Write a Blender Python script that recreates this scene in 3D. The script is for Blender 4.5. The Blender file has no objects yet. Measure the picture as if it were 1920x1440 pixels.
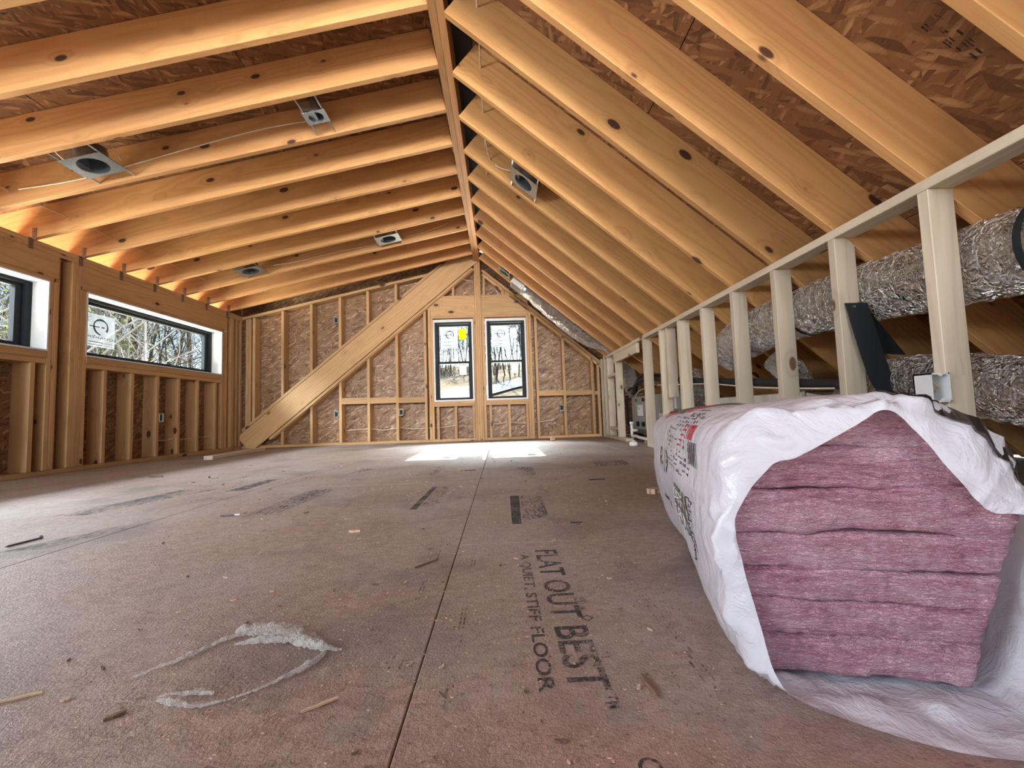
import bpy, bmesh, math, random
from mathutils import Vector, Matrix, noise
C = bpy.context.scene
COL = C.collection
R = random.Random(7)
# ------------------------------------------------------------------ camera
YAW, PITCH, ROLL = [math.radians(a) for a in (1.596, 3.868, 1.868)]
F_PX, CAM_H = 814.0, 0.369
fwd = Vector((math.sin(YAW)*math.cos(PITCH), math.cos(YAW)*math.cos(PITCH), math.sin(PITCH)))
rgt = Vector((math.cos(YAW), -math.sin(YAW), 0)); upv = rgt.cross(fwd)
cr, sr = math.cos(ROLL), math.sin(ROLL)
cam_r = rgt*cr - upv*sr; cam_u = rgt*sr + upv*cr
cd = bpy.data.cameras.new('camera'); cam = bpy.data.objects.new('camera', cd); COL.objects.link(cam)
cd.sensor_width = 36; cd.lens = 36*F_PX/1920; cd.clip_start = 0.02; cd.clip_end = 600
M = Matrix((cam_r, cam_u, -fwd)).transposed().to_4x4(); M.translation = (0, 0, CAM_H)
cam.matrix_world = M
C.camera = cam
# ------------------------------------------------------------------ light
SUN_ELEV = math.radians(32.5)
w = bpy.data.worlds.new('world'); C.world = w; w.use_nodes = True
nt = w.node_tree; nt.nodes.clear()
sky = nt.nodes.new('ShaderNodeTexSky'); sky.sky_type = 'NISHITA'; sky.sun_disc = False
sky.sun_elevation = SUN_ELEV; sky.sun_rotation = 0.0; sky.air_density = 1.0; sky.dust_density = 0.6
bg = nt.nodes.new('ShaderNodeBackground'); bg.inputs[1].default_value = 0.25
wo = nt.nodes.new('ShaderNodeOutputWorld'); nt.links.new(sky.outputs[0], bg.inputs[0]); nt.links.new(bg.outputs[0], wo.inputs[0])
sd = bpy.data.lights.new('sun', 'SUN'); sd.energy = 14.0; sd.angle = 0.012; sd.color = (1.0, 0.90, 0.70)
so = bpy.data.objects.new('sun', sd); COL.objects.link(so)
sdir = Vector((0.015, -math.cos(SUN_ELEV), -math.sin(SUN_ELEV)))
so.rotation_euler = sdir.to_track_quat('-Z', 'Y').to_euler(); so.location = (0, 20, 14)
def area(name, loc, target, sx, sy, power, col):
    ad = bpy.data.lights.new(name, 'AREA'); ad.shape = 'RECTANGLE'; ad.size = sx; ad.size_y = sy; ad.energy = power; ad.color = col
    ao = bpy.data.objects.new(name, ad); COL.objects.link(ao); ao.location = loc
    ao.rotation_euler = (Vector(target)-Vector(loc)).to_track_quat('-Z', 'Y').to_euler(); return ao
# added area lamps that strengthen the daylight, beyond the windows and behind the camera
area('sky_fill_left', (-13.0, 3.0, 7.2), (-1.0, 3.0, 0.2), 14.0, 5.0, 19000, (0.84, 0.91, 1.0))  # added fill lamp, stronger than the visible sky, shining in from the left
area('ground_fill_left', (-5.2, 3.2, -0.5), (-2.6, 3.2, 1.9), 6.0, 1.4, 1100, (1.0, 0.90, 0.76))  # added lamp boosting ground bounce onto the left rafters
area('ground_fill_far', (-0.3, 8.0, -0.7), (-0.3, 3.6, 2.3), 4.0, 1.2, 900, (1.0, 0.93, 0.82))  # added upward lamp boosting ground bounce through the far windows
area('sky_fill_far', (-0.3, 14.5, 8.6), (-0.3, 4.2, 0.2), 13.0, 5.5, 33000, (0.90, 0.95, 1.0))  # added lamp outside the far windows to brighten the far floor
area('near_left_fill', (-3.55, -0.1, 1.30), (-0.3, 2.2, 1.0), 2.6, 0.55, 210, (0.86, 0.93, 1.0))  # added fill lamp inside the left wall, which has no opening here
area('rear_fill', (-0.9, -1.72, 1.25), (-0.9, 4.0, 1.9), 5.0, 1.9, 24, (0.97, 0.97, 1.0))  # broad soft fill lamp added behind the camera
area('floor_fill_behind', (-0.6, -0.95, 0.05), (-0.6, -0.9, 3.0), 4.2, 1.3, 50, (1.0, 0.92, 0.80))  # added lamp facing up from the floor to lift the near rafters
high_fill = area('high_rear_fill', (0.2, -1.72, 1.85), (-0.5, 6.0, 1.7), 2.2, 1.0, 48, (1.0, 0.97, 0.93)); high_fill.data.spread = math.radians(56)  # added narrow-spread lamp to brighten the far wall; no window stands here
C.view_settings.view_transform = 'Standard'; C.view_settings.look = 'None'
C.view_settings.exposure = 0.0; C.view_settings.gamma = 1.0; C.view_settings.use_curve_mapping = False

# ------------------------------------------------------------------ dimensions of the attic
XL, XR, YD = -3.63, 1.44, 6.20          # left wall face, knee wall face, far wall face
S16 = 0.4064
YLK = lambda k: 2.197 + S16*k           # front faces of the left rafters
YRK = lambda k: 1.3605 + S16*k          # front faces of right rafters and knee wall posts
zL = lambda x: 1.8615 + 0.2173*(x-XL)   # underside of left rafters
zR = lambda x: 1.107 + 0.835*(XR-x)     # underside of right rafters
XRID0, XRID1, ZRID = -0.329, -0.240, 2.578
Y_BACK = -1.75

# ------------------------------------------------------------------ node helpers
class NB:
    def __init__(s, name):
        s.m = bpy.data.materials.new(name); s.m.use_nodes = True; s.t = s.m.node_tree; s.t.nodes.clear()
        s.out = s.t.nodes.new('ShaderNodeOutputMaterial')
    def n(s, typ, ins=None, **kw):
        nd = s.t.nodes.new('ShaderNode'+typ)
        for k, v in kw.items(): setattr(nd, k, v)
        for k, v in (ins or {}).items(): s.set(nd, k, v)
        return nd
    def set(s, nd, k, v):
        i = nd.inputs[k]
        if hasattr(v, 'is_output'): s.t.links.new(v, i)
        elif hasattr(v, 'outputs'): s.t.links.new(v.outputs[0], i)
        else:
            if isinstance(v, tuple) and len(v) == 3 and i.type == 'RGBA': v = v+(1,)
            i.default_value = v
    def math(s, op, a, b=0.0, c=0.0, clamp=False):
        nd = s.n('Math', operation=op, use_clamp=clamp); s.set(nd, 0, a); s.set(nd, 1, b)
        if op == 'MULTIPLY_ADD': s.set(nd, 2, c)
        return nd.outputs[0]
    def ramp(s, f, stops, interp='LINEAR'):
        nd = s.n('ValToRGB'); cr_ = nd.color_ramp; cr_.interpolation = interp
        while len(cr_.elements) < len(stops): cr_.elements.new(0.5)
        for e, (p, col) in zip(cr_.elements, stops):
            e.position = p; e.color = (col+(1,)) if len(col) == 3 else col
        s.set(nd, 0, f); return nd.outputs[0]
    def mix(s, f, a, b, mode='MIX'):
        nd = s.n('Mix', data_type='RGBA', blend_type=mode)
        s.set(nd, 0, f); s.set(nd, 6, a); s.set(nd, 7, b); return nd.outputs[2]
    def maprange(s, v, a, b, c=0.0, d=1.0, smooth=False):
        nd = s.n('MapRange', interpolation_type='SMOOTHSTEP' if smooth else 'LINEAR')
        for i, q in enumerate((v, a, b, c, d)): s.set(nd, i, q)
        return nd.outputs[0]
    def vmul(s, v, vec):
        nd = s.n('VectorMath', operation='MULTIPLY'); s.set(nd, 0, v); s.set(nd, 1, vec); return nd.outputs[0]
    def vadd(s, v, vec):
        nd = s.n('VectorMath', operation='ADD'); s.set(nd, 0, v); s.set(nd, 1, vec); return nd.outputs[0]
    def objco(s, rand=True):
        tc = s.n('TexCoord'); v = tc.outputs['Object']
        if rand:
            oi = s.n('ObjectInfo'); cx = s.n('CombineXYZ')
            r = oi.outputs['Random']
            s.set(cx, 0, s.math('MULTIPLY', r, 37.0)); s.set(cx, 1, s.math('MULTIPLY', r, 91.0)); s.set(cx, 2, s.math('MULTIPLY', r, 53.0))
            v = s.vadd(v, cx.outputs[0])
        return v
    def rnd(s): return s.n('ObjectInfo').outputs['Random']
    def noise(s, v, scale, detail=3.0, rough=0.55, dist=0.0):
        return s.n('TexNoise', {'Vector': v, 'Scale': scale, 'Detail': detail, 'Roughness': rough, 'Distortion': dist}).outputs[0]
    def done(s, **kw):
        p = s.n('BsdfPrincipled')
        for k, v in kw.items():
            k = k.replace('_', ' '); s.set(p, k, v)
        s.t.links.new(p.outputs[0], s.out.inputs[0]); return s.m
    def bump(s, h, strength=0.3, dist=0.01):
        return s.n('Bump', {'Height': h, 'Strength': strength, 'Distance': dist}).outputs[0]

def mat_plain(name, col, rough=0.5, metal=0.0, var=0.12, nscale=30, bump=0.1, **kw):
    b = NB(name); v = b.objco(False)
    f = b.noise(v, nscale, 3)
    dark = tuple(c*(1-var) for c in col); lite = tuple(min(1, c*(1+var)) for c in col)
    return b.done(Base_Color=b.ramp(f, [(0.3, dark), (0.7, lite)]), Roughness=rough, Metallic=metal, Normal=b.bump(f, bump, 0.002), **kw)

def mat_pine(name, light, dark, knots=True, grain=1.0, knotcol=(0.055, 0.018, 0.008), stain=0.0):
    b = NB(name); v = b.objco(True)
    # knots: small dark ovals, each cell of a stretched lattice may hold one
    vk = b.vmul(v, (4.6, 9.0, 9.0))
    vo = b.n('TexVoronoi', {'Vector': vk, 'Scale': 1.0}); d = vo.outputs['Distance']
    sep = b.n('SeparateColor', {0: vo.outputs['Color']})
    pick = b.maprange(sep.outputs[0], 0.60, 0.61)
    rad = b.maprange(sep.outputs[1], 0, 1, 0.10, 0.21)
    kmask = b.math('MULTIPLY', b.maprange(b.math('SUBTRACT', rad, d), -0.01, 0.035), pick) if knots else 0.0
    kfall = b.math('MULTIPLY', b.maprange(d, 0.50, 0.05, 0.0, 1.0, True), pick) if knots else 0.0
    # growth rings as long bands
    n1 = b.noise(b.vmul(v, (0.35, 4.0, 4.0)), 1.0, 2.0, 0.45)
    ph = b.math('MULTIPLY_ADD', n1, 95.0*grain, 0.0)
    ph = b.math('ADD', ph, b.math('MULTIPLY', kfall, 9.0)) if knots else ph
    ring = b.math('MULTIPLY_ADD', b.math('SINE', ph), 0.5, 0.5)
    ring = b.math('POWER', ring, 2.2)
    fib = b.noise(b.vmul(v, (3.0, 170.0, 170.0)), 1.0, 2.0, 0.6)
    blot = b.noise(b.vmul(v, (0.9, 3.0, 3.0)), 1.0, 3.0, 0.55)
    f = b.math('ADD', b.math('MULTIPLY', ring, 0.26), b.math('MULTIPLY', fib, 0.42))
    f = b.math('ADD', f, b.math('MULTIPLY_ADD', blot, 0.5, -0.16))
    col = b.ramp(f, [(0.10, light), (0.95, dark)])
    if knots:
        col = b.mix(b.math('MULTIPLY', kfall, 0.30), col, tuple(c*0.7 for c in dark))
        col = b.mix(b.math('MULTIPLY', kmask, 0.98), col, knotcol)
    if stain:
        st = b.maprange(b.noise(b.vmul(v, (1.3, 5, 5)), 1.0, 4.0, 0.65), 0.60, 0.78)
        col = b.mix(b.math('MULTIPLY', st, stain), col, (0.16, 0.115, 0.085))
    hs = b.n('HueSaturation', {'Color': col}); r = b.rnd()
    b.set(hs, 'Value', b.maprange(r, 0, 1, 0.84, 1.14))
    b.set(hs, 'Hue', b.maprange(b.math('FRACT', b.math('MULTIPLY', r, 17.3)), 0, 1, 0.496, 0.502))
    return b.done(Base_Color=hs.outputs[0], Roughness=0.62, Normal=b.bump(b.math('ADD', fib, b.math('MULTIPLY', ring, .5)), 0.16, 0.003))

def mat_osb(name, dark, mid, lite, ang=0.0, spread=0.5, gloss=0.55, scale=1.0):
    b = NB(name); v = b.objco(True)
    wob = b.noise(v, 3.0, 2.0)
    def layer(a, off, sx, sy):
        mp = b.n('Mapping', {'Vector': v, 'Location': (off, off*1.7, 0), 'Rotation': (0, 0, a)})
        q = b.vmul(mp.outputs[0], (sx*scale, sy*scale, 0.0))
        q = b.vadd(q, b.vmul(b.n('CombineXYZ', {0: wob, 1: wob}).outputs[0], (0.6, 2.6, 0)))
        vo = b.n('TexVoronoi', {'Vector': q, 'Scale': 1.0}, voronoi_dimensions='2D')
        return vo
    cur = None
    for i, (a, sx, sy) in enumerate([(ang, 9, 46), (ang+spread, 8, 38), (ang-spread*1.2, 10, 42), (ang+spread*2.1, 7.5, 34)]):
        vo = layer(a, 3.1*i+1, sx, sy); sp = b.n('SeparateColor', {0: vo.outputs['Color']})
        lum = sp.outputs[0]
        shade = b.math('MULTIPLY', b.maprange(vo.outputs['Distance'], 0.75, 0.25, 0.72, 1.0), 1.0)
        val = b.math('MULTIPLY', lum, shade)
        if cur is None: cur = val
        else:
            sel = b.math('GREATER_THAN', sp.outputs[1], 0.52)
            mx = b.n('Mix', data_type='FLOAT'); b.set(mx, 0, sel); b.set(mx, 2, cur); b.set(mx, 3, val); cur = mx.outputs[0]
    fine = b.noise(b.vmul(v, (30, 160, 10)), 1.0, 2.0)
    cur2 = b.math('ADD', b.math('MULTIPLY', cur, 0.85), b.math('MULTIPLY_ADD', fine, 0.3, -0.08))
    col = b.ramp(cur2, [(0.02, dark), (0.36, mid), (0.62, mid), (0.95, lite)])
    blot = b.noise(v, 1.3, 3.0)
    col = b.mix(b.maprange(blot, 0.4, 0.75, 0, 0.35), col, dark)
    rg = b.maprange(cur, 0, 1, gloss+0.12, gloss-0.12)
    return b.done(Base_Color=col, Roughness=rg, Normal=b.bump(cur2, 0.35, 0.004))

def mat_floor():
    b = NB('subfloor'); tc = b.n('TexCoord'); v = tc.outputs['Object']
    fine = b.noise(v, 210, 3, 0.65)
    flake = b.n('TexVoronoi', {'Vector': b.vmul(v, (60, 85, 1)), 'Scale': 1.0}, voronoi_dimensions='2D')
    fl = b.n('SeparateColor', {0: flake.outputs['Color']}).outputs[0]
    f = b.math('ADD', b.math('MULTIPLY', fine, 0.75), b.math('MULTIPLY', fl, 0.22))
    col = b.ramp(f, [(0.25, (0.165, 0.108, 0.084)), (0.5, (0.285, 0.20, 0.162)), (0.8, (0.42, 0.32, 0.27))])
    big = b.noise(v, 1.1, 5, 0.62, 0.4)
    col = b.mix(b.maprange(big, 0.42, 0.68, 0, 0.7), col, (0.36, 0.325, 0.305))
    gr = b.noise(b.vadd(v, (9.3, 4.1, 0)), 2.6, 5, 0.65, 0.5)
    col = b.mix(b.maprange(gr, 0.53, 0.68, 0, 0.62), col, (0.115, 0.095, 0.092))
    # smears in the direction of foot traffic
    sm = b.noise(b.vmul(v, (7.0, 1.6, 1)), 1.0, 5, 0.7, 0.6)
    col = b.mix(b.maprange(sm, 0.56, 0.70, 0, 0.5), col, (0.13, 0.115, 0.12))
    # pink chalk dust
    ck = b.noise(b.vadd(v, (2.2, 7.7, 0)), 5.0, 4, 0.6)
    sx = b.n('SeparateXYZ', {0: v})
    near = b.math('MULTIPLY', b.maprange(sx.outputs[1], 0.72, 0.40), b.maprange(sx.outputs[0], -0.5, 0.05))
    col = b.mix(b.math('MULTIPLY', b.maprange(ck, 0.42, 0.66), b.math('MULTIPLY', near, 0.5)), col, (0.42, 0.15, 0.115))
    # pale sawdust
    sw = b.noise(v, 480, 1, 0.5); swm = b.math('MULTIPLY', b.maprange(sw, 0.72, 0.76), 0.5)
    col = b.mix(swm, col, (0.55, 0.42, 0.31))
    pit = b.noise(b.vmul(v, (55, 85, 1)), 1.0, 3, 0.75)
    col = b.mix(b.maprange(pit, 0.60, 0.70, 0, 0.75), col, (0.085, 0.058, 0.048))
    lump = b.noise(v, 95, 4, 0.7)
    h = b.math('ADD', b.math('MULTIPLY', lump, 0.8), fine)
    return b.done(Base_Color=col, Roughness=0.56, Normal=b.bump(h, 0.55, 0.004))

def mat_ink(name, col=(0.035, 0.035, 0.04), wear=0.5, scale=160, aniso=(1, 1, 1)):
    b = NB(name); tc = b.n('TexCoord'); v = b.vmul(tc.outputs['Object'], aniso)
    f = b.noise(v, scale, 4, 0.7); big = b.noise(v, scale*0.07, 2, 0.5)
    a = b.maprange(b.math('ADD', f, b.math('MULTIPLY_ADD', big, 0.6, -0.3)), wear-0.12, wear+0.10, 0.0, 0.85)
    p = b.n('BsdfPrincipled', {'Base Color': col, 'Roughness': 0.7}); tr = b.n('BsdfTransparent')
    mx = b.n('MixShader'); b.set(mx, 0, a); b.set(mx, 1, tr.outputs[0]); b.set(mx, 2, p.outputs[0])
    b.t.links.new(mx.outputs[0], b.out.inputs[0]); return b.m

def mat_foil():
    b = NB('foil_jacket'); tc = b.n('TexCoord'); v = tc.outputs['Object']
    n1 = b.noise(v, 34, 4, 0.7, 1.4)
    vo = b.n('TexVoronoi', {'Vector': b.vadd(v, b.vmul(b.n('TexNoise', {'Vector': v, 'Scale': 18.0}).outputs[1], (.08, .08, .08))), 'Scale': 38.0}, feature='DISTANCE_TO_EDGE')
    h = b.math('ADD', n1, b.math('MULTIPLY', vo.outputs[0], 1.1))
    return b.done(Base_Color=(0.80, 0.78, 0.75), Metallic=1.0, Roughness=b.maprange(n1, 0.3, 0.7, 0.10, 0.24), Normal=b.bump(h, 1.0, 0.035))

def mat_film(name, col=(0.85, 0.86, 0.93), alpha=0.90, bump=0.5, scale=26):
    b = NB(name); tc = b.n('TexCoord'); v = tc.outputs['Object']
    n1 = b.noise(v, scale, 4, 0.6, 1.2)
    n2 = b.n('TexVoronoi', {'Vector': b.vadd(b.vmul(v, (22, 22, 9)), b.n('TexNoise', {'Vector': v, 'Scale': 9.0}).outputs[1]), 'Scale': 1.0}, feature='SMOOTH_F1').outputs[0]
    h = b.math('ADD', b.math('MULTIPLY', n1, 1.0), b.math('MULTIPLY', n2, 0.35))
    nm = b.bump(h, bump, 0.012)
    p = b.n('BsdfPrincipled', {'Base Color': col, 'Roughness': 0.20, 'Normal': nm, 'Specular IOR Level': 0.5})
    tl = b.n('BsdfTranslucent', {'Color': col, 'Normal': nm}); tr = b.n('BsdfTransparent')
    m1 = b.n('MixShader'); b.set(m1, 0, 0.32); b.set(m1, 1, p.outputs[0]); b.set(m1, 2, tl.outputs[0])
    m2 = b.n('MixShader'); b.set(m2, 0, alpha); b.set(m2, 1, tr.outputs[0]); b.set(m2, 2, m1.outputs[0])
    b.t.links.new(m2.outputs[0], b.out.inputs[0]); return b.m

def mat_batt():
    b = NB('pink_fibreglass'); tc = b.n('TexCoord'); v = tc.outputs['Object']
    st = b.noise(b.vmul(v, (16, 16, 110)), 1.0, 5, 0.7, 0.8)
    cl = b.noise(b.vmul(v, (7, 7, 18)), 1.0, 4, 0.65, 0.8)
    fib = b.noise(b.vmul(v, (150, 150, 420)), 1.0, 3, 0.7, 1.0)
    f = b.math('ADD', b.math('MULTIPLY', st, 0.45), b.math('MULTIPLY', cl, 0.35)); f = b.math('ADD', f, b.math('MULTIPLY', fib, 0.25))
    col = b.ramp(f, [(0.41, (0.42, 0.150, 0.215)), (0.52, (0.66, 0.335, 0.42)), (0.65, (0.84, 0.56, 0.62))])
    return b.done(Base_Color=col, Roughness=0.95, Normal=b.bump(b.math('ADD', f, fib), 1.0, 0.010))

def mat_glass():
    b = NB('window_glass'); gl = b.n('BsdfGlossy', {'Roughness': 0.02, 'Color': (1, 1, 1)}); tr = b.n('BsdfTransparent', {'Color': (0.93, 0.96, 0.95)})
    fc = b.n('LayerWeight', {'Blend': 0.5}).outputs['Facing']; fr = b.math('MULTIPLY_ADD', b.math('POWER', fc, 5.0), 0.8, 0.0); mx = b.n('MixShader'); b.set(mx, 0, fr); b.set(mx, 1, tr.outputs[0]); b.set(mx, 2, gl.outputs[0])
    b.t.links.new(mx.outputs[0], b.out.inputs[0]); return b.m

def mat_paper(name, col, trans=0.45, alpha=1.0):
    b = NB(name); p = b.n('BsdfDiffuse', {'Color': col}); t = b.n('BsdfTranslucent', {'Color': col})
    mx = b.n('MixShader'); b.set(mx, 0, trans); b.set(mx, 1, p.outputs[0]); b.set(mx, 2, t.outputs[0])
    if alpha < 1:
        tr = b.n('BsdfTransparent'); m2 = b.n('MixShader'); b.set(m2, 0, alpha); b.set(m2, 1, tr.outputs[0]); b.set(m2, 2, mx.outputs[0]); mx = m2
    b.t.links.new(mx.outputs[0], b.out.inputs[0]); return b.m

MAT = {}
MAT['rafter'] = mat_pine('rafter_pine', (0.61, 0.335, 0.125), (0.41, 0.185, 0.058), stain=0.30)
MAT['stud'] = mat_pine('stud_pine', (0.56, 0.35, 0.165), (0.38, 0.205, 0.085))
MAT['post'] = mat_pine('spruce_post', (0.62, 0.535, 0.41), (0.43, 0.355, 0.26), grain=0.7, knotcol=(0.16, 0.08, 0.045), stain=0.12)
MAT['lvl'] = mat_pine('laminated_beam', (0.50, 0.25, 0.085), (0.30, 0.13, 0.04), knots=False, grain=2.0)
MAT['osb_roof'] = mat_osb('roof_strand_board', (0.075, 0.026, 0.010), (0.20, 0.085, 0.036), (0.40, 0.215, 0.10), ang=math.pi/2, spread=0.35)
MAT['osb_wall'] = mat_osb('wall_strand_board', (0.115, 0.053, 0.025), (0.29, 0.16, 0.08), (0.58, 0.41, 0.25), ang=0.9, spread=0.8, gloss=0.42, scale=1.5)
MAT['floor'] = mat_floor()
MAT['ink'] = mat_ink('stencil_ink', wear=0.43)
MAT['ink_faint'] = mat_ink('worn_ink', col=(0.05, 0.045, 0.045), wear=0.64, scale=120)
MAT['scuff'] = mat_ink('floor_scuff', col=(0.06, 0.065, 0.08), wear=0.56, scale=40, aniso=(2.5, 0.5, 1))
MAT['stamp'] = mat_ink('panel_stamp_ink', col=(0.02, 0.012, 0.01), wear=0.45, scale=90)
MAT['foil'] = mat_foil()
MAT['film'] = mat_film('bag_film', bump=0.55, scale=20)
MAT['scrap'] = mat_film('clear_scrap_film', (0.80, 0.79, 0.74), alpha=0.60, bump=1.0, scale=90)
MAT['batt'] = mat_batt()
MAT['glass'] = mat_glass()
MAT['black'] = mat_plain('black_frame', (0.010, 0.014, 0.018), 0.6, Specular_IOR_Level=0.25)
MAT['white'] = mat_plain('white_vinyl', (0.66, 0.67, 0.68), 0.45, var=0.03)
MAT['zinc'] = mat_plain('galvanised_steel', (0.46, 0.50, 0.52), 0.30, 0.9, nscale=60)
MAT['zinc_dark'] = mat_plain('can_interior', (0.20, 0.23, 0.25), 0.35, 0.8)
MAT['rustcoat'] = mat_plain('coated_steel_tie', (0.20, 0.15, 0.12), 0.45, 0.6, nscale=50)
MAT['cable'] = mat_plain('white_cable', (0.66, 0.56, 0.44), 0.5)
MAT['cable_tan'] = mat_plain('tan_cable', (0.50, 0.34, 0.20), 0.5)
MAT['felt'] = mat_plain('black_strap', (0.006, 0.009, 0.013), 0.85, nscale=200, bump=0.3)
MAT['rubber'] = mat_plain('black_pipe_foam', (0.012, 0.012, 0.014), 0.75, nscale=80)
MAT['cabinet'] = mat_plain('grey_cabinet_paint', (0.30, 0.33, 0.31), 0.45, 0.2, var=0.05)
MAT['duct_steel'] = mat_plain('sheet_metal', (0.70, 0.72, 0.70), 0.38, 0.75, nscale=14)
MAT['pvc'] = mat_plain('white_pvc', (0.82, 0.82, 0.80), 0.35, var=0.03)
MAT['boxgrey'] = mat_plain('grey_box', (0.52, 0.50, 0.50), 0.5, var=0.04)
MAT['paper'] = mat_paper('white_sticker', (0.80, 0.81, 0.81), 0.14)
MAT['logo_sheet'] = mat_paper('printed_film', (0.62, 0.66, 0.70), 0.10, 0.45)
MAT['yellow'] = mat_paper('yellow_sticker', (0.95, 0.86, 0.01), 0.16)
MAT['print_dark'] = mat_paper('dark_print', (0.03, 0.04, 0.05), 0.1)
MAT['chip'] = mat_plain('pale_wood_chip', (0.58, 0.40, 0.26), 0.8, var=0.25, nscale=60)
MAT['chip_dark'] = mat_plain('brown_wood_chip', (0.17, 0.10, 0.065), 0.8, var=0.3, nscale=60)
MAT['steel_dark'] = mat_plain('dark_nail_steel', (0.10, 0.10, 0.11), 0.45, 0.7)
MAT['print_black'] = mat_plain('black_print', (0.03, 0.03, 0.035), 0.45)
MAT['print_olive'] = mat_plain('olive_print', (0.10, 0.10, 0.075), 0.45)
MAT['print_pink'] = mat_plain('pink_print', (0.60, 0.05, 0.14), 0.45)
MAT['print_red'] = mat_plain('red_print', (0.42, 0.015, 0.035), 0.45)
MAT['print_grey'] = mat_plain('grey_print', (0.13, 0.13, 0.15), 0.45)
MAT['tape'] = mat_plain('black_glossy_tape', (0.008, 0.010, 0.012), 0.22)
MAT['bark'] = mat_plain('grey_bark', (0.085, 0.075, 0.068), 0.9, var=0.3, nscale=9)
MAT['needles'] = mat_plain('yellow_green_leaves', (0.36, 0.40, 0.14), 0.8, var=0.35, nscale=3)
MAT['twig'] = mat_plain('brown_twigs', (0.17, 0.14, 0.115), 0.9, var=0.3, nscale=5)

# ------------------------------------------------------------------ object helpers
WM = {}
def new_obj(name, mesh, parent=None, mw=None):
    o = bpy.data.objects.new(name, mesh); COL.objects.link(o)
    mw = mw if mw is not None else Matrix.Identity(4)
    WM[o.name] = mw
    if parent is not None:
        o.parent = parent; o.matrix_local = WM[parent.name].inverted() @ mw
    else: o.matrix_world = mw
    return o
def T(x, y, z): return Matrix.Translation((x, y, z))
def empty(name, loc=(0, 0, 0)):
    o = new_obj(name, None, None, T(*loc)); o.empty_display_size = 0.05; return o
def struct(name, loc=(0, 0, 0)):
    o = empty(name, loc); o['kind'] = 'structure'; return o
def tag(o, label, cat, group=None):
    o['label'] = label; o['category'] = cat
    if group: o['group'] = group
    return o
def thing(name, label, cat, loc=(0, 0, 0), group=None): return tag(empty(name, loc), label, cat, group)
def frame_m(o, x, y):
    x = Vector(x).normalized(); y = Vector(y); y = (y - x*y.dot(x)).normalized(); z = x.cross(y)
    m = Matrix((x, y, z)).transposed().to_4x4(); m.translation = o; return m
def mesh_from(verts, faces, mat=None, smooth=False):
    me = bpy.data.meshes.new('mesh'); me.from_pydata([tuple(v) for v in verts], [], faces)
    if mat is not None: me.materials.append(MAT[mat] if isinstance(mat, str) else mat)
    if smooth:
        for p in me.polygons: p.use_smooth = True
    me.update(); return me
class MB:                                     # collects pieces into one mesh
    def __init__(s): s.v = []; s.f = []
    def add(s, v, f):
        o = len(s.v); s.v += [Vector(q) for q in v]; s.f += [tuple(i+o for i in q) for q in f]; return s
    def box(s, c, size, m=None):
        hx, hy, hz = [q/2 for q in size]; c = Vector(c)
        vs = [Vector((sx*hx, sy*hy, sz*hz)) for sx in (-1, 1) for sy in (-1, 1) for sz in (-1, 1)]
        vs = [(m @ q if m else q) + c for q in vs]
        return s.add(vs, [(0, 1, 3, 2), (4, 6, 7, 5), (0, 4, 5, 1), (2, 3, 7, 6), (0, 2, 6, 4), (1, 5, 7, 3)])
    def lohi(s, a, b): 
        a = Vector(a); b = Vector(b); return s.box((a+b)/2, [abs(q) for q in (b-a)])
    def tube(s, pts, r, n=8, cap=True, rad=None):
        pts = [Vector(p) for p in pts]; k = len(pts); u = None; rings = []
        for i, p in enumerate(pts):
            t = (pts[min(i+1, k-1)] - pts[max(i-1, 0)]).normalized()
            if u is None:
                u = t.orthogonal().normalized()
            u = (u - t*u.dot(t)).normalized(); w_ = t.cross(u)
            rr = rad(i/(k-1)) if rad else (r[i] if isinstance(r, (list, tuple)) else r)
            rings.append([p + (u*math.cos(a)+w_*math.sin(a))*rr for a in [2*math.pi*j/n for j in range(n)]])
        vs = [q for ring in rings for q in ring]; fs = []
        for i in range(k-1):
            for j in range(n):
                fs.append((i*n+j, i*n+(j+1) % n, (i+1)*n+(j+1) % n, (i+1)*n+j))
        if cap: fs += [tuple(range(n-1, -1, -1)), tuple((k-1)*n+j for j in range(n))]
        return s.add(vs, fs)
    def cyl(s, c, r, h, axis=(0, 0, 1), n=20, cap=True):
        a = Vector(axis).normalized()*h/2; c = Vector(c); return s.tube([c-a, c+a], r, n, cap)
    def mesh(s, mat, smooth=False): return mesh_from(s.v, s.f, mat, smooth)
    def obj(s, name, mat, parent=None, smooth=False, at=None):
        # vertices are in world space; the origin is put at 'at' (or the parent's origin)
        o = Vector(at) if at is not None else (WM[parent.name].translation if parent is not None else Vector((0, 0, 0)))
        me = mesh_from([q-o for q in s.v], s.f, mat, smooth); return new_obj(name, me, parent, T(*o))
def spline(pts, n):
    pts = [Vector(p) for p in pts]; out = []
    for i in range(len(pts)-1):
        p0, p1, p2, p3 = pts[max(i-1, 0)], pts[i], pts[i+1], pts[min(i+2, len(pts)-1)]
        for j in range(n):
            t = j/n; out.append(0.5*((2*p1)+(p2-p0)*t+(2*p0-5*p1+4*p2-p3)*t*t+(3*p1-p0-3*p2+p3)*t**3))
    out.append(pts[-1]); return out
_cache = {}
def chbox(L, W, Th, mat, c=0.0022):           # a chamfered board, long axis local X
    key = (round(L, 3), round(W, 3), round(Th, 3), mat)
    if key in _cache: return _cache[key]
    bm = bmesh.new(); bmesh.ops.create_cube(bm, size=1.0)
    for q in bm.verts: q.co = Vector((q.co.x*L, q.co.y*W, q.co.z*Th))
    bmesh.ops.bevel(bm, geom=list(bm.edges), offset=c, segments=1, affect='EDGES')
    me = bpy.data.meshes.new('board'); bm.to_mesh(me); bm.free(); me.materials.append(MAT[mat]); _cache[key] = me; return me
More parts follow.
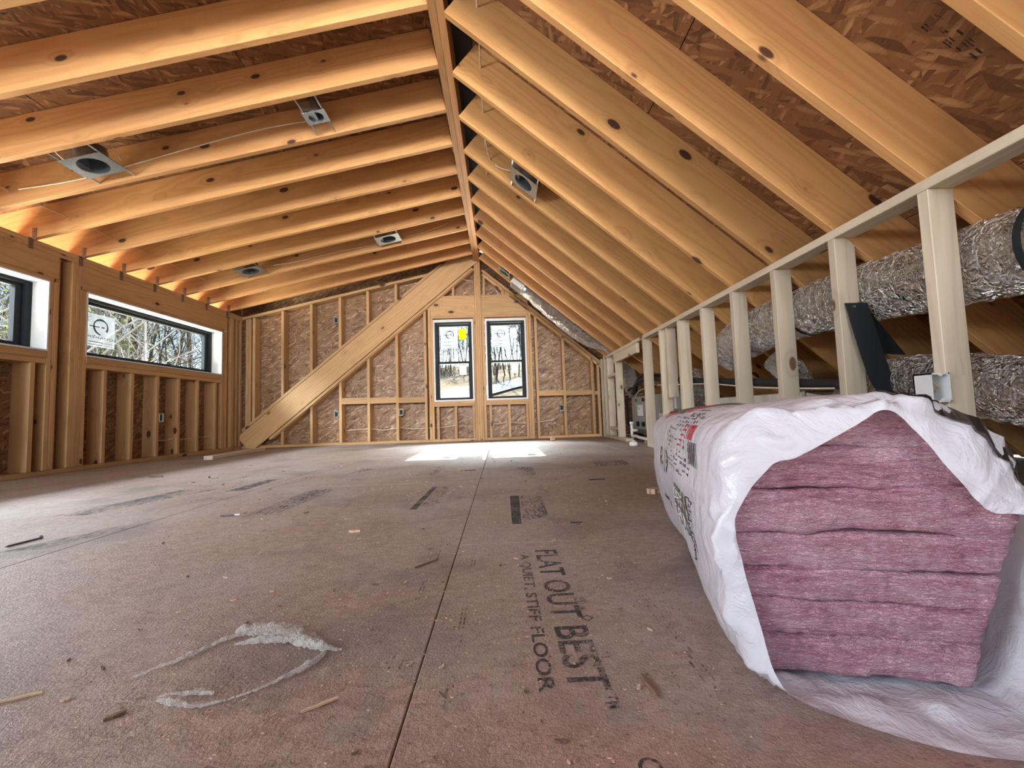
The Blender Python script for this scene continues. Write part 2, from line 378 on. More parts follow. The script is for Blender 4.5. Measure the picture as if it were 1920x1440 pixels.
def board(name, a, b, wdir, W, Th, mat, parent):
    """a board from a to b (centre line); W along wdir, Th across"""
    a = Vector(a); b = Vector(b)
    return new_obj(name, chbox((b-a).length, W, Th, mat), parent, frame_m((a+b)/2, b-a, wdir))
def bx(name, lo, hi, mat, parent):
    """axis-aligned board given by two corners; the longest side is its grain"""
    hi2 = Vector([max(p, q) for p, q in zip(lo, hi)]); lo = Vector([min(p, q) for p, q in zip(lo, hi)])
    d = hi2-lo; o = sorted(range(3), key=lambda i: -d[i]); ax = [Vector((1, 0, 0)), Vector((0, 1, 0)), Vector((0, 0, 1))]
    c = (lo+hi2)/2; h = ax[o[0]]*d[o[0]]/2
    return board(name, c-h, c+h, ax[o[1]], d[o[1]], d[o[2]], mat, parent)
def text_mesh(body, size=1.0, res=2, bold=0.0):
    cu = bpy.data.curves.new('txt', 'FONT'); cu.body = body; cu.size = size; cu.resolution_u = res; cu.offset = bold
    o = bpy.data.objects.new('txt', cu); COL.objects.link(o)
    dg = bpy.context.evaluated_depsgraph_get(); dg.update()
    me = bpy.data.meshes.new_from_object(o.evaluated_get(dg))
    vs = [v.co.copy() for v in me.vertices]; fs = [tuple(p.vertices) for p in me.polygons]
    bpy.data.objects.remove(o); bpy.data.curves.remove(cu); bpy.data.meshes.remove(me)
    x0, x1 = min(v.x for v in vs), max(v.x for v in vs); y0, y1 = min(v.y for v in vs), max(v.y for v in vs)
    return [Vector(((v.x-x0)/(x1-x0), (v.y-y0)/(y1-y0), 0)) for v in vs], fs     # normalised to the unit square

MAT['osb_roof'] = mat_osb('roof_strand_board', (0.085, 0.030, 0.010), (0.22, 0.092, 0.033), (0.43, 0.23, 0.10), ang=0.25, spread=0.45, scale=1.25)
# ================================================================== the setting
# ---- ground and trees beyond the windows are built further down; first the shell
floor = struct('floor')
mb = MB(); mb.lohi((-3.95, Y_BACK, -0.05), (3.3, 6.36, -0.021)); o = mb.obj('floor_base', 'chip', floor)
xs = [-3.79, -2.57, -1.35, -0.13, 1.09, 2.31, 3.2]
for i in range(6):
    ys = [Y_BACK, -1.17, 1.27, 3.71, 6.15, 6.35] if i % 2 else [Y_BACK, 0.01, 2.45, 4.89, 6.35]
    for j in range(len(ys)-1):
        bm = bmesh.new(); bmesh.ops.create_cube(bm, size=1.0); g = 0.0009
        for q in bm.verts:
            q.co = Vector(((xs[i]+g, xs[i+1]-g)[q.co.x > 0], (ys[j]+g, ys[j+1]-g)[q.co.y > 0], (-0.021, 0.0)[q.co.z > 0]))
        bmesh.ops.bevel(bm, geom=[e for e in bm.edges if all(v.co.z > -0.001 for v in e.verts)], offset=0.0015, segments=1, affect='EDGES')
        me = bpy.data.meshes.new('floor_panel'); bm.to_mesh(me); bm.free(); me.materials.append(MAT['floor'])
        new_obj('floor_panel', me, floor)

ceiling = struct('ceiling')
thL, thR = math.atan(0.2173), -math.atan(0.835)
DL, DR, TH = 0.25, 0.235, 0.038
def rafter_left(k):
    y = YLK(k)+TH/2; n = Vector((-math.sin(thL), 0, math.cos(thL)))*DL/2
    a = Vector((-4.10, y, zL(-4.10)))+n; b = Vector((XRID0+0.001, y, zL(XRID0)))+n
    return board('rafter', a, b, n, DL, TH, 'rafter', ceiling)
def rafter_right(k):
    y = YRK(k)+TH/2; n = Vector((-math.sin(thR), 0, math.cos(thR)))*DR/2
    a = Vector((XRID1+0.002, y, zR(XRID1)))+n; b = Vector((2.70, y, zR(2.70)))+n
    return board('rafter', a, b, n, DR, TH, 'rafter', ceiling)
for k in range(-2, 10): rafter_left(k)
for k in range(-2, 12): rafter_right(k)
for x0, x1 in ((XRID0, -0.2847), (-0.2843, XRID1)):
    bx('ridge_ply', (x0, Y_BACK, ZRID), (x1, 6.335, ZRID+0.302), 'lvl', ceiling)
def roof_panels(x_up, x_dn, th, zf, depth):
    d = Vector((math.cos(th), 0, math.sin(th)))*(1 if x_dn > x_up else -1)      # down the slope
    n = Vector((-math.sin(th), 0, math.cos(th)))
    top = Vector((x_up, 0, zf(x_up))) + n*(depth+0.007)
    L = abs(x_dn-x_up)/math.cos(th); s = 0.0; row = 0
    while s < L-0.01:
        wd = min(1.2192, L-s); y = Y_BACK - (1.22 if row % 2 else 0.2)
        while y < 6.42:
            y0, y1 = max(y, Y_BACK), min(y+2.4384, 6.42)
            if y1-y0 > 0.05:
                c = top + d*(s+wd/2)
                board('roof_panel', c+Vector((0, y0+0.0015, 0)), c+Vector((0, y1-0.0015, 0)), d, wd-0.003, 0.012, 'osb_roof', ceiling)
            y += 2.4384
        s += wd; row += 1
for x0, x1, th, zf, d_ in ((-0.10, -4.18, thL, zL, DL), (-0.42, 2.98, thR, zR, DR)):     # unseen slabs added over the panels to stop light leaks
    n = Vector((-math.sin(th), 0, math.cos(th))); q = n*(d_+0.028); ym = (Y_BACK+6.43)/2
    a = Vector((x0, ym, zf(x0)))+q; b = Vector((x1, ym, zf(x1)))+q
    board('light_seal_slab', a, b, (0, 1, 0), 6.43-Y_BACK, 0.02, 'print_black', ceiling)
roof_panels(-0.28, -4.15, thL, zL, DL)
roof_panels(-0.26, 2.95, thR, zR, DR)
# coated ties where the left rafters sit on the plate
for k in range(-2, 10):
    y = YLK(k); m = MB()
    m.lohi((XL+0.001, y-0.030, 1.775), (XL+0.004, y+0.004, 1.862)); m.lohi((XL-0.002, y-0.004, 1.850), (XL+0.032, y-0.001, 1.945))
    for q in range(4): m.cyl((XL+0.014+0.006*(q % 2), y-0.007, 1.875+0.018*q), 0.004, 0.008, (0, 1, 0), 8)
    m.obj('rafter_tie', 'rustcoat', ceiling, at=(XL, y, 1.86))

# ---------------------------------------------------------------- walls
def panel(name, poly, y0, axis, mat, parent, th=0.012):
    """sheathing panel: poly in (h, z); axis 'y' = lies in the far wall plane, 'x' = in the left wall plane"""
    cx = sum(p[0] for p in poly)/len(poly); cz = sum(p[1] for p in poly)/len(poly); k = len(poly)
    vs = [Vector((p[0]-cx, p[1]-cz, 0)) for p in poly] + [Vector((p[0]-cx, p[1]-cz, -th)) for p in poly]
    fs = [tuple(range(k)), tuple(range(2*k-1, k-1, -1))] + [(i, i+k, (i+1) % k+k, (i+1) % k) for i in range(k)]
    if axis == 'y': m = frame_m(Vector((cx, y0, cz)), (1, 0, 0), (0, 0, 1))
    else: m = frame_m(Vector((y0, cx, cz)), (0, 1, 0), (0, 0, 1))
    return new_obj(name, mesh_from(vs, fs, mat), parent, m)
wb = struct('wall_back', (0, YD, 0))
WD = 0.14
def roofz(x): return zL(x)+0.262 if x < -0.30 else zR(x)+0.312
def strip(x0, x1, z0, z1=None):
    g = 0.0002
    if z1 is None:
        pts = [(x0+g, z0), (x1-g, z0), (x1-g, roofz(x1))]
        if x0 < -0.30 < x1: pts.append((-0.30, roofz(-0.301)))
        pts.append((x0+g, roofz(x0)))
    else: pts = [(x0+g, z0), (x1-g, z0), (x1-g, z1-g), (x0+g, z1-g)]
    panel('sheathing_panel', pts, YD+WD+0.013, 'y', 'osb_wall', wb)
for x0, x1 in ((-3.80, -2.668), (-2.668, -1.449), (-1.449, -0.955)): strip(x0, x1, 0)
strip(-0.955, -0.345, 0, 0.56); strip(-0.345, -0.205, 0, 1.76); strip(-0.205, 0.415, 0, 0.56); strip(-0.955, 0.415, 1.76)
strip(0.415, 0.537, 0); strip(0.537, 1.60, 0); strip(1.60, 2.75, 0)
def stud_b(x0, x1, z0, z1, y0=YD, y1=YD+WD, name='stud'): return bx(name, (x0, y0, z0), (x1, y1, z1), 'stud', wb)
# the old roof slope that crosses the far wall
bz = lambda x: 0.164 + 0.8195*(x+3.666)       # upper edge of the slanting board
LOW = 0.40                                    # its height measured straight down
rake_l = lambda x: zL(x) - 0.045
rake_r = lambda x: zR(x) - 0.045
for x in (-3.49, -3.09, -2.687, -2.28, -1.885, -1.48, -1.074):
    stud_b(x, x+0.038, max(0.038, bz(x)-0.02), rake_l(x))                            # above the slope
    zt = bz(x)-LOW
    if zt > 0.12: stud_b(x, x+0.038, 0.038, zt)                                       # below it
for x0 in (-3.585, -3.545): stud_b(x0, x0+0.038, 0.038, rake_l(x0))
def slope_board(name, x0, x1, fz, W, y0, y1, mat, parent):
    """board whose upper edge follows fz"""
    a = Vector((x0, (y0+y1)/2, fz(x0))); b = Vector((x1, (y0+y1)/2, fz(x1))); d = (b-a).normalized()
    n = Vector((-d.z, 0, d.x)); n = n if n.z > 0 else -n
    return board(name, a-n*W/2, b-n*W/2, n, W, y1-y0, mat, parent)
slope_board('rake_plate', XL-0.1, -0.34, lambda x: zL(x)-0.003, 0.038, YD, YD+WD, 'stud', wb)
slope_board('rake_plate', -0.20, 1.60, lambda x: zR(x)-0.003, 0.038, YD, YD+WD, 'stud', wb)
slope_board('rake_plate', -0.20, 1.60, lambda x: zR(x)-0.060, 0.038, YD, YD+WD, 'stud', wb)
slope_board('slope_plate', -3.60, -0.70, lambda x: bz(x)+0.030, 0.038, YD-0.004, YD+WD, 'stud', wb)
slope_board('slope_plate', -3.22, -0.35, lambda x: bz(x)-0.385, 0.038, YD-0.01, YD+WD, 'stud', wb)
# post between the windows and its jacks
for x0, x1, zt in ((-0.329, -0.3, 2.55), (-0.299, -0.27, 2.55), (-0.269, -0.24, 2.55)): stud_b(x0, x1, 0.0, 2.577, YD-0.012)
stud_b(-0.362, -0.331, 0.0, 1.765); stud_b(-0.238, -0.200, 0.0, 1.765); stud_b(-0.205, -0.176, 2.09, rake_r(-0.19))
for x0, x1 in ((-1.010, -0.974),): stud_b(x0, x1, 0.038, bz(x0)-LOW)
stud_b(-0.972, -0.940, 0.0, 1.765)
stud_b(0.402, 0.437, 0.0, 1.765); stud_b(0.439, 0.475, 0.0, rake_r(0.47)); stud_b(0.520, 0.556, 0.0, rake_r(0.55))
for x0 in (0.907, 1.316): stud_b(x0, x0+0.038, 0.038, rake_r(x0+0.038))
stud_b(1.40, 1.438, 0.0, rake_r(1.438)); 
# headers, sills, cripples
for x0, x1 in ((-0.972, -0.331), (-0.238, 0.437)):
    bx('header', (x0, YD, 1.800), (x1, YD+0.09, 2.062), 'stud', wb); bx('header_plate', (x0, YD, 1.766), (x1, YD+WD, 1.799), 'stud', wb)
    bx('header_plate', (x0, YD, 2.063), (x1, YD+WD, 2.092), 'stud', wb)
for x0, x1 in ((-0.939, -0.363), (-0.199, 0.401)):
    bx('rough_sill', (x0, YD, 0.497), (x1, YD+WD, 0.531), 'stud', wb); bx('rough_sill', (x0, YD, 0.532), (x1, YD+WD, 0.566), 'stud', wb)
for x0 in (-0.905, -0.655, -0.400, -0.160, 0.105, 0.362): stud_b(x0, x0+0.036, 0.038, 0.496, name='cripple_stud')
for x0 in (-0.655, ): stud_b(x0, x0+0.036, 2.093, bz(x0)-LOW, name='cripple_stud')
for x0 in (0.055, 0.093): stud_b(x0, x0+0.036, 2.093, rake_r(x0+0.036), name='cripple_stud')
for x0, x1 in ((-3.62, -0.975), (-0.939, -0.363), (-0.199, 0.401), (0.557, 1.44)): bx('bottom_plate', (x0, YD+0.002, 0.0), (x1, YD+WD, 0.037), 'stud', wb)
for x0, x1, z0, z1 in ((-2.242, -1.886, .572, .660), (-1.847, -1.481, .570, .656), (-1.442, -1.075, .565, .648), (.557, .906, .605, .680), (.946, 1.315, .600, .668), (1.355, 1.40, .600, .650)):
    bx('blocking_or_gap_strip', (x0, YD+0.003, z0), (x1, YD+0.041, z1), 'stud', wb)

wl = struct('wall_left', (XL, 0, 0))
WZ0, WZ1 = 1.003, 1.555
WIN = [(1.70, 3.553), (3.892, 5.741)]
def stud_l(y0, y1, z0, z1, name='stud', x0=XL, x1=XL-WD): return bx(name, (x0, y0, z0), (x1, y1, z1), 'stud', wl)
ye = [Y_BACK, -0.2, 1.02, 2.24, 3.46, 4.68, 5.90, 6.345]
def pl_x(y0, y1, z0, z1): panel('sheathing_panel', [(y0+.001, z0), (y1-.001, z0), (y1-.001, z1), (y0+.001, z1)], XL-WD-0.001, 'x', 'osb_wall', wl)
for y0, y1 in zip(ye[:-1], ye[1:]): pl_x(y0, y1, 0.0, 0.95)
segs = [(Y_BACK, 0.0), (0.0, 1.69), (3.565, 3.88), (5.753, 6.345)]
for y0, y1 in segs: pl_x(y0, y1, 0.951, 1.60)
for y0, y1 in zip(ye[:-1], ye[1:]): pl_x(y0, y1, 1.601, 1.86)
bx('top_plate', (XL, Y_BACK, 1.826), (XL-WD, 6.2, 1.861), 'stud', wl); bx('top_plate', (XL, Y_BACK, 1.790), (XL-WD, 6.2, 1.825), 'stud', wl)
bx('bottom_plate', (XL-0.003, Y_BACK, 0.0), (XL-WD, 6.2, 0.037), 'stud', wl)
bx('header', (XL, 1.62, 1.600), (XL-0.09, 3.634, 1.789), 'stud', wl); bx('header', (XL, 3.822, 1.600), (XL-0.09, 5.82, 1.789), 'stud', wl)
for y0, y1 in ((1.62, 3.596), (3.84, 5.78)): bx('header_plate', (XL, y0, 1.568), (XL-WD, y1, 1.599), 'stud', wl)
for y0, y1 in ((1.70, 3.553), (3.892, 5.741)):
    bx('rough_sill', (XL, y0, 0.888), (XL-WD, y1, 0.930), 'stud', wl); bx('rough_sill', (XL+0.004, y0, 0.931), (XL-WD, y1, 0.985), 'stud', wl)
for y0, zt in ((1.662, 1.567), (1.62, 1.567), (1.58, 1.79), (3.556, 1.567), (3.597, 1.567), (3.636, 1.789), (3.744, 1.789), (3.783, 1.789), (3.823, 1.567), (3.856, 1.567),
               (5.744, 1.567), (5.783, 1.567), (5.822, 1.789), (5.935, 1.789), (5.975, 1.789), (6.06, 1.789), (6.15, 1.789)):
    d = -0.030 if y0 in (3.636,) else 0.0
    stud_l(y0, y0+0.037, 0.038, zt, x0=XL+d)
for y0 in (1.98, 2.29, 2.60, 2.90, 3.14, 3.44, 4.062, 4.362, 4.682, 4.985, 5.295, 5.62): stud_l(y0, y0+0.037, 0.038, 0.887, 'cripple_stud')
for y0 in (-1.4, -1.0, -0.6, -0.2, 0.2, 0.61, 1.02, 1.40): stud_l(y0, y0+0.037, 0.038, 1.789)
bx('blocking_or_gap_strip', (XL-0.10, 5.90, 1.862), (XL-0.138, 6.34, 2.10), 'stud', wl)
for y0, y1 in ((3.674, 3.742),): bx('blocking_or_gap_strip', (XL-0.085, y0, 0.038), (XL-0.125, y1, 1.78), 'chip_dark', wl)  # dark strip that paints the shade in the deep gap between studs

wr = struct('wall_right', (XR, 0, 0))
PD = 0.089
bx('top_plate', (XR, -1.3, 1.070), (XR+PD, 5.86, 1.106), 'post', wr)
bx('bottom_plate', (XR, -1.3, 0.0), (XR+PD, 4.28, 0.037), 'post', wr)
bx('bottom_plate', (XR, 5.02, 0.0), (XR+PD, 5.99, 0.037), 'post', wr)
for k in range(-2, 8):
    y = YRK(k)
    if k < 7: bx('post', (XR, y, 0.038), (XR+PD, y+0.038, 1.069), 'post', wr)
bx('post', (XR, 4.255, 0.0), (XR+PD, 4.293, 1.069), 'post', wr)
bx('post', (XR+0.03, 3.72, 0.46), (XR+PD+0.02, 3.757, 1.069), 'post', wr)
for y in (5.33, 5.74): bx('post', (XR, y, 0.038), (XR+PD, y+0.038, 1.069), 'post', wr)
bx('post', (XR, 5.93, 0.0), (XR+PD, 5.968, 1.13), 'post', wr); bx('post', (XR, 6.10, 0.0), (XR+PD, 6.138, 1.10), 'post', wr)
bx('opening_header', (XR-0.004, 4.48, 0.962), (XR+0.034, 5.39, 1.066), 'post', wr)
for z in (0.12, 0.80): bx('blocking_or_gap_strip', (XR, 5.369, z), (XR+PD, 5.738, z+0.036), 'post', wr)

# ---------------------------------------------------------------- windows
def ring_frame(mb_, plane, lo, hi, wl_, wr_, wb_, wt_, d0, d1):
    """four bars of a frame. plane 'x': (y, z) at depth x from d0 to d1; plane 'y': (x, z) at depth y"""
    (h0, z0), (h1, z1) = lo, hi
    for a, b, c, d in ((h0, h0+wl_, z0, z1), (h1-wr_, h1, z0, z1), (h0+wl_, h1-wr_, z0, z0+wb_), (h0+wl_, h1-wr_, z1-wt_, z1)):
        if plane == 'x': mb_.lohi((d0, a, c), (d1, b, d))
        else: mb_.lohi((a, d0, c), (b, d1, d))
def mirrored_logo(name, parent, plane, depth, h0, h1, z0, z1, sheet='logo_sheet', flip=1):
    """printed film on the outer face of the pane, so it reads mirrored from indoors"""
    m = MB()
    def P(h, z, e=0.0): return (depth+e, h, z) if plane == 'x' else (h, depth+e, z)
    sgn = -1 if plane == 'y' else 1
    E = 0.0015*sgn
    m.add([P(h0, z0), P(h1, z0), P(h1, z1), P(h0, z1)], [(0, 1, 2, 3)])
    s = m.obj(name, sheet, parent)
    W, Hh = h1-h0, z1-z0; pr = MB()
    cx, cz, r = h0+W*0.54, z0+Hh*0.62, W*0.24
    n = 40; a0, a1 = math.radians(-150), math.radians(150)
    for i in range(n):                                            # open ring of the emblem
        t0 = a0+(a1-a0)*i/n + math.pi/2+0.5; t1 = a0+(a1-a0)*(i+1)/n + math.pi/2+0.5
        th0, th1 = r*(0.80+0.05*math.sin(3*t0)), r*(0.80+0.05*math.sin(3*t1))
        pr.add([P(cx+r*math.cos(t0), cz+r*math.sin(t0), E), P(cx+r*math.cos(t1), cz+r*math.sin(t1), E), P(cx+th1*math.cos(t1), cz+th1*math.sin(t1), E), P(cx+th0*math.cos(t0), cz+th0*math.sin(t0), E)], [(0, 1, 2, 3)])
    tl = [(-0.15, -0.55), (-0.75, -1.15), (-1.25, -1.28), (-0.62, -1.02), (-0.35, -0.72), (0.35, -0.95), (0.2, -0.8)]
    pr.add([P(cx+r*a, cz+r*b, E) for a, b in tl[:5]], [(0, 1, 2, 3, 4)])
    def bar(a, b, c, d): pr.add([P(h0+W*a, z0+Hh*b, E), P(h0+W*c, z0+Hh*b, E), P(h0+W*c, z0+Hh*d, E), P(h0+W*a, z0+Hh*d, E)], [(0, 1, 2, 3)])
    bar(0.18, 0.60, 0.50, 0.63); bar(0.56, 0.60, 0.66, 0.64)
    bar(0.16, 0.13, 0.62, 0.150); bar(0.16, 0.05, 0.60, 0.065); bar(0.68, 0.13, 0.95, 0.14); bar(0.68, 0.05, 0.95, 0.06)
    for q in range(5): bar(0.10, 0.74+q*0.045, 0.24, 0.75+q*0.045)
    vs, fs = text_mesh('QUAKER')
    pr.add([P(h0+W*(0.96-0.84*v.x), z0+Hh*(0.24+0.085*v.y), E) for v in vs], fs)
    pr.obj('emblem_print', 'print_dark', parent)
    return s
for n_, (y0, y1) in zip((1, 2), WIN):
    wn = struct('window_%d' % n_, (XL-0.1, (y0+y1)/2, WZ0))
    m = MB(); m.lohi((XL+0.002, y0-0.012, WZ0-0.014), (XL-0.135, y0, WZ1+0.012)); m.lohi((XL+0.002, y1, WZ0-0.014), (XL-0.135, y1+0.012, WZ1+0.012))
    m.lohi((XL+0.002, y0, WZ1), (XL-0.135, y1, WZ1+0.012)); m.lohi((XL+0.002, y0, WZ0-0.014), (XL-0.135, y1, WZ0)); m.obj('jamb_lining', 'white', wn)
    m = MB(); ring_frame(m, 'x', (y0, WZ0), (y1, WZ1), .05, .05, .028, .030, XL-0.128, XL-0.20); m.obj('window_frame', 'black', wn)
    m = MB(); ring_frame(m, 'x', (y0+.05, WZ0+.028), (y1-.05, WZ1-.030), .055, .055, .024, .026, XL-0.150, XL-0.19); m.obj('sash', 'black', wn)
    m = MB(); m.lohi((XL-0.168, y0+.10, WZ0+.05), (XL-0.172, y1-.10, WZ1-.054)); m.obj('pane', 'glass', wn)
    mirrored_logo('window_sticker', wn, 'x', XL-0.1725, y0+0.14, y0+0.47, 1.125, 1.435)
for n_, (x0, x1) in zip((3, 4), ((-0.938, -0.364), (-0.190, 0.400))):
    wn = struct('window_%d' % n_, ((x0+x1)/2, YD+0.06, 0.568)); z0, z1 = 0.568, 1.745
    m = MB(); ring_frame(m, 'y', (x0, z0), (x1, z1), .022, .022, .022, .034, YD-0.002, YD+0.165); m.obj('jamb_lining', 'white', wn)
    a, b, c, d = x0+.022, x1-.022, z0+.022, z1-.034
    m = MB(); ring_frame(m, 'y', (a, c), (b, d), .026, .026, .012, .022, YD+0.02, YD+0.16); m.obj('window_frame', 'black', wn)
    zm = 1.126
    m = MB(); ring_frame(m, 'y', (a+.026, zm-.016), (b-.026, d-.022), .028, .028, .030, .026, YD+0.085, YD+0.125); up = m.obj('upper_sash', 'black', wn)
    m = MB(); ring_frame(m, 'y', (a+.026, c+.012), (b-.026, zm+.016), .030, .030, .018, .032, YD+0.040, YD+0.080); lo_ = m.obj('lower_sash', 'black', wn)
    m = MB(); m.lohi((a+.05, YD+0.103, zm), (b-.05, YD+0.107, d-.045)); m.obj('pane', 'glass', wn)
    m = MB(); m.lohi((a+.052, YD+0.058, c+.028), (b-.052, YD+0.062, zm-.012)); m.obj('pane', 'glass', wn)
    s0 = x0+0.098
    mirrored_logo('window_sticker', wn, 'y', YD+0.1085, s0-.008, s0+0.245, 1.345, 1.665)
    m = MB(); yy = YD+0.1010
    m.lohi((s0+0.262, yy, 1.470), (s0+0.362, yy+.001, 1.622)); sk = m.obj('window_sticker', 'yellow' if n_ == 3 else 'paper', wn)
    if n_ == 3: sk['label'] = 'yellow sticker'
    m = MB(); m.lohi((s0+0.262, YD+0.056, .948), (s0+0.364, YD+0.057, 1.095)); m.obj('window_sticker', 'paper', wn)

# ================================================================== the insulation bundle
BO = Vector((0.345, 0.60, 0.0)); bth = math.radians(14)
eT = Vector((math.sin(bth), math.cos(bth), 0)); eA = Vector((math.cos(bth), -math.sin(bth), 0)); eZ = Vector((0, 0, 1))
BL = lambda a, t, z: BO + eA*a + eT*t + eZ*z
SEC = [(.13, 0), (.03, .002), (-.018, .02), (-.040, .08), (-.050, .16), (-.049, .24), (-.038, .312), (.008, .353), (.075, .367), (.155, .371), (.22, .364), (.275, .34), (.312, .29), (.327, .22), (.324, .14), (.307, .06), (.27, .015), (.2, .002)]
LIP = [(.12, -.100, .006), (.025, -.066, .014), (.000, -.045, .030), (-.008, -.020, .080), (-.024, -.012, .165), (-.026, -.012, .222), (.018, -.015, .286), (.053, -.018, .300), (.118, -.018, .337), (.154, -.020, .358), (.182, -.020, .335), (.229, -.022, .263), (.255, -.020, .232), (.30, -.022, .222), (.338, -.060, .15), (.340, -.100, .07), (.30, -.118, .022), (.20, -.112, .008)]
NS, SUB = len(SEC), 9
def closed(pts, i, f):
    k = len(pts); p = [Vector(tuple(pts[(i+d) % k])) if len(pts[0]) == 3 else Vector((pts[(i+d) % k][0], pts[(i+d) % k][1], 0)) for d in (-1, 0, 1, 2)]
    return 0.5*((2*p[1])+(p[2]-p[0])*f+(2*p[0]-5*p[1]+4*p[2]-p[3])*f*f+(p[3]-p[0]-3*p[2]+3*p[1])*f**3)
RING = [closed(SEC, i, j/SUB) for i in range(NS) for j in range(SUB)]
RLIP = [closed(LIP, i, j/SUB) for i in range(NS) for j in range(SUB)]
NR = len(RING)
ARC = [0.0]
for i in range(NR): ARC.append(ARC[-1]+(RING[(i+1) % NR]-RING[i]).length)
cen = Vector((.13, .17, 0))
BLEN = 1.14
def sec_pt(u, t):
    """point of the bag at ring position u (float index) and t along the bundle"""
    i = int(u) % NR; f = u-int(u); p = RING[i].lerp(RING[(i+1) % NR], f)
    q = Vector((p.x, p.y, 0)); d = (q-cen)
    s = 1.0
    if t > BLEN-0.07: s = math.sqrt(max(0.0, 1-((t-(BLEN-0.07))/0.085)**2))*0.40+0.60
    if t < 0.22: s *= 1+0.020*math.sin(math.pi*(t/0.22))
    ang = math.atan2(d.y, d.x)
    wob = noise.noise(Vector((math.cos(ang)*1.6, math.sin(ang)*1.6, t*3.0)))*0.012 + noise.noise(Vector((math.cos(ang)*5, math.sin(ang)*5, t*14)))*0.0018
    wob += 0.0022*math.sin(t*150+3.5*math.sin(ang*2)+4*noise.noise(Vector((ang*2, t*5, 7))))*(1 if 0.04 < t < 0.45 else 0.3) - 0.004*max(0, noise.noise(Vector((ang*3.0, t*9, 2.0)))-0.1)
    e = d*s + d.normalized()*wob
    a, z = cen.x+e.x+0.015*t, max(0.001, cen.y+e.y)
    if p.y < 0.01: z = 0.002+abs(wob)*0.3
    return Vector((a, t, z))
bundle = thing('insulation_bundle', 'large white bag of pink fibreglass batts, torn open in front, on the floor', 'insulation', tuple(BO))
m = MB(); rows = []
ts = [BLEN+0.012, BLEN, BLEN-0.02, BLEN-0.05, BLEN-0.09] + [BLEN-0.12-(BLEN-0.16)*i/70 for i in range(71)]
vs = []; fs = []
for t in ts: vs += [BL(*sec_pt(i, t)) for i in range(NR)]
nb = len(ts)
NF = 10
def flap_pt(i, f):                                           # the torn flaps around the opening
    i0 = int(i) % NR; fr_ = i-int(i)
    p0 = sec_pt(i, ts[-1]); p2 = RLIP[i0].lerp(RLIP[(i0+1) % NR], fr_)
    d = (Vector((p0.x, 0, p0.z))-Vector((cen.x, 0, cen.y))).normalized()
    p1 = Vector((p0.x, -0.012, p0.z)) if p0.z > 0.05 else Vector((p0.x, (p0.y+p2.y)/2, 0.004))
    p = p0*(1-f)**2 + p1*2*f*(1-f) + p2*f*f
    w_ = f*(1-f)*4
    cr_ = noise.noise(Vector((i*0.16, f*3.0, 4.0)))*0.016*w_ + noise.noise(Vector((i*0.5, f*7.0, 9.0)))*0.007*w_
    jag = noise.noise(Vector((i*0.35, 2.0, 1.0)))*0.006*f
    p = p + Vector((d.x*cr_, -abs(cr_)*0.8-0.001*f+jag*0.5, d.z*cr_+(0.010*w_*max(0, noise.noise(Vector((i*0.22, f*2, 0)))) if p0.z < 0.05 else 0)))
    p.z = max(p.z, 0.0025); return p
for r in range(1, NF+1):
    for i in range(NR): vs.append(BL(*flap_pt(i, r/NF)))
for r in range(nb+NF-1):
    for i in range(NR): fs.append((r*NR+i, r*NR+(i+1) % NR, (r+1)*NR+(i+1) % NR, (r+1)*NR+i))
fs.append(tuple(range(NR)))
m.add(vs, fs); bag = m.obj('plastic_bag', 'film', bundle, smooth=True)
# the batts
def width_at(z):
    xs_ = [];
    for i in range(NR):
        p, q = RING[i], RING[(i+1) % NR]
        if (p.y-z)*(q.y-z) <= 0 and p.y != q.y: xs_.append(p.x+(q.x-p.x)*(z-p.y)/(q.y-p.y))
    return (min(xs_), max(xs_)) if xs_ else (0.06, 0.2)
ZB = [.010, .062, .106, .147, .193, .250, .304, .357]
for li in range(7):
    z0, z1 = ZB[li], ZB[li+1]; h = z1-z0; vs = []; fs = []
    prof = [(0.98, 0.0), (0.10, 0.0), (0.045, 0.0), (0.013, 0.01), (0.004, 0.06), (0.0015, 0.15), (0.001, 0.28), (0.0, 0.42), (0.0, 0.58), (0.001, 0.72), (0.0015, 0.85), (0.004, 0.94), (0.013, 0.99), (0.045, 1.0), (0.10, 1.0), (0.98, 1.0)]
    na = 84
    for i in range(na+1):
        f = i/na
        for t, zz in prof:
            z = z0+h*zz; lo_, hi_ = width_at(min(max(z, 0.012), 0.352)); lo_ += 0.007; hi_ = min(hi_-0.012, .235+.32*z)
            e = min(f, 1-f); rnd = 0.010*(1-min(1, e/0.04))**2
            a = lo_+(hi_-lo_)*f
            sag = 0.010*noise.noise(Vector((a*7, li*3.1+zz*0.5, 1.5)))+0.006*noise.noise(Vector((a*22, (li+round(zz))*2.0, 5)))
            edge = 1 if li in (4, 5, 6) else 0.45
            zz_ = z + (sag*edge if 0 < li+zz < 7 else 0)
            if li+zz >= 7: zz_ = z+0.004*noise.noise(Vector((a*9, 0, 0)))
            tt = t + rnd + (0.006*noise.noise(Vector((a*14, z*45, li))) + 0.004*noise.noise(Vector((a*60, z*120, li*2)))+0.0035*noise.noise(Vector((a*16, z*340, 3)))+0.002*noise.noise(Vector((a*130, z*30, li)))) if t < 0.09 else t
            if li in (5, 6): tt += 0.012*(li-4)*0.6 if t < 0.09 else 0
            vs.append(BL(a+0.015*tt, max(0.001, tt+0.002), max(0.006, zz_)))
    k = len(prof)
    for i in range(na):
        for j in range(k): fs.append((i*k+j, (i+1)*k+j, (i+1)*k+(j+1) % k, i*k+(j+1) % k))
    fs += [tuple(range(k)), tuple(na*k+j for j in range(k-1, -1, -1))]
    MB().add(vs, fs).obj('fibreglass_batt', 'batt', bundle, smooth=True)
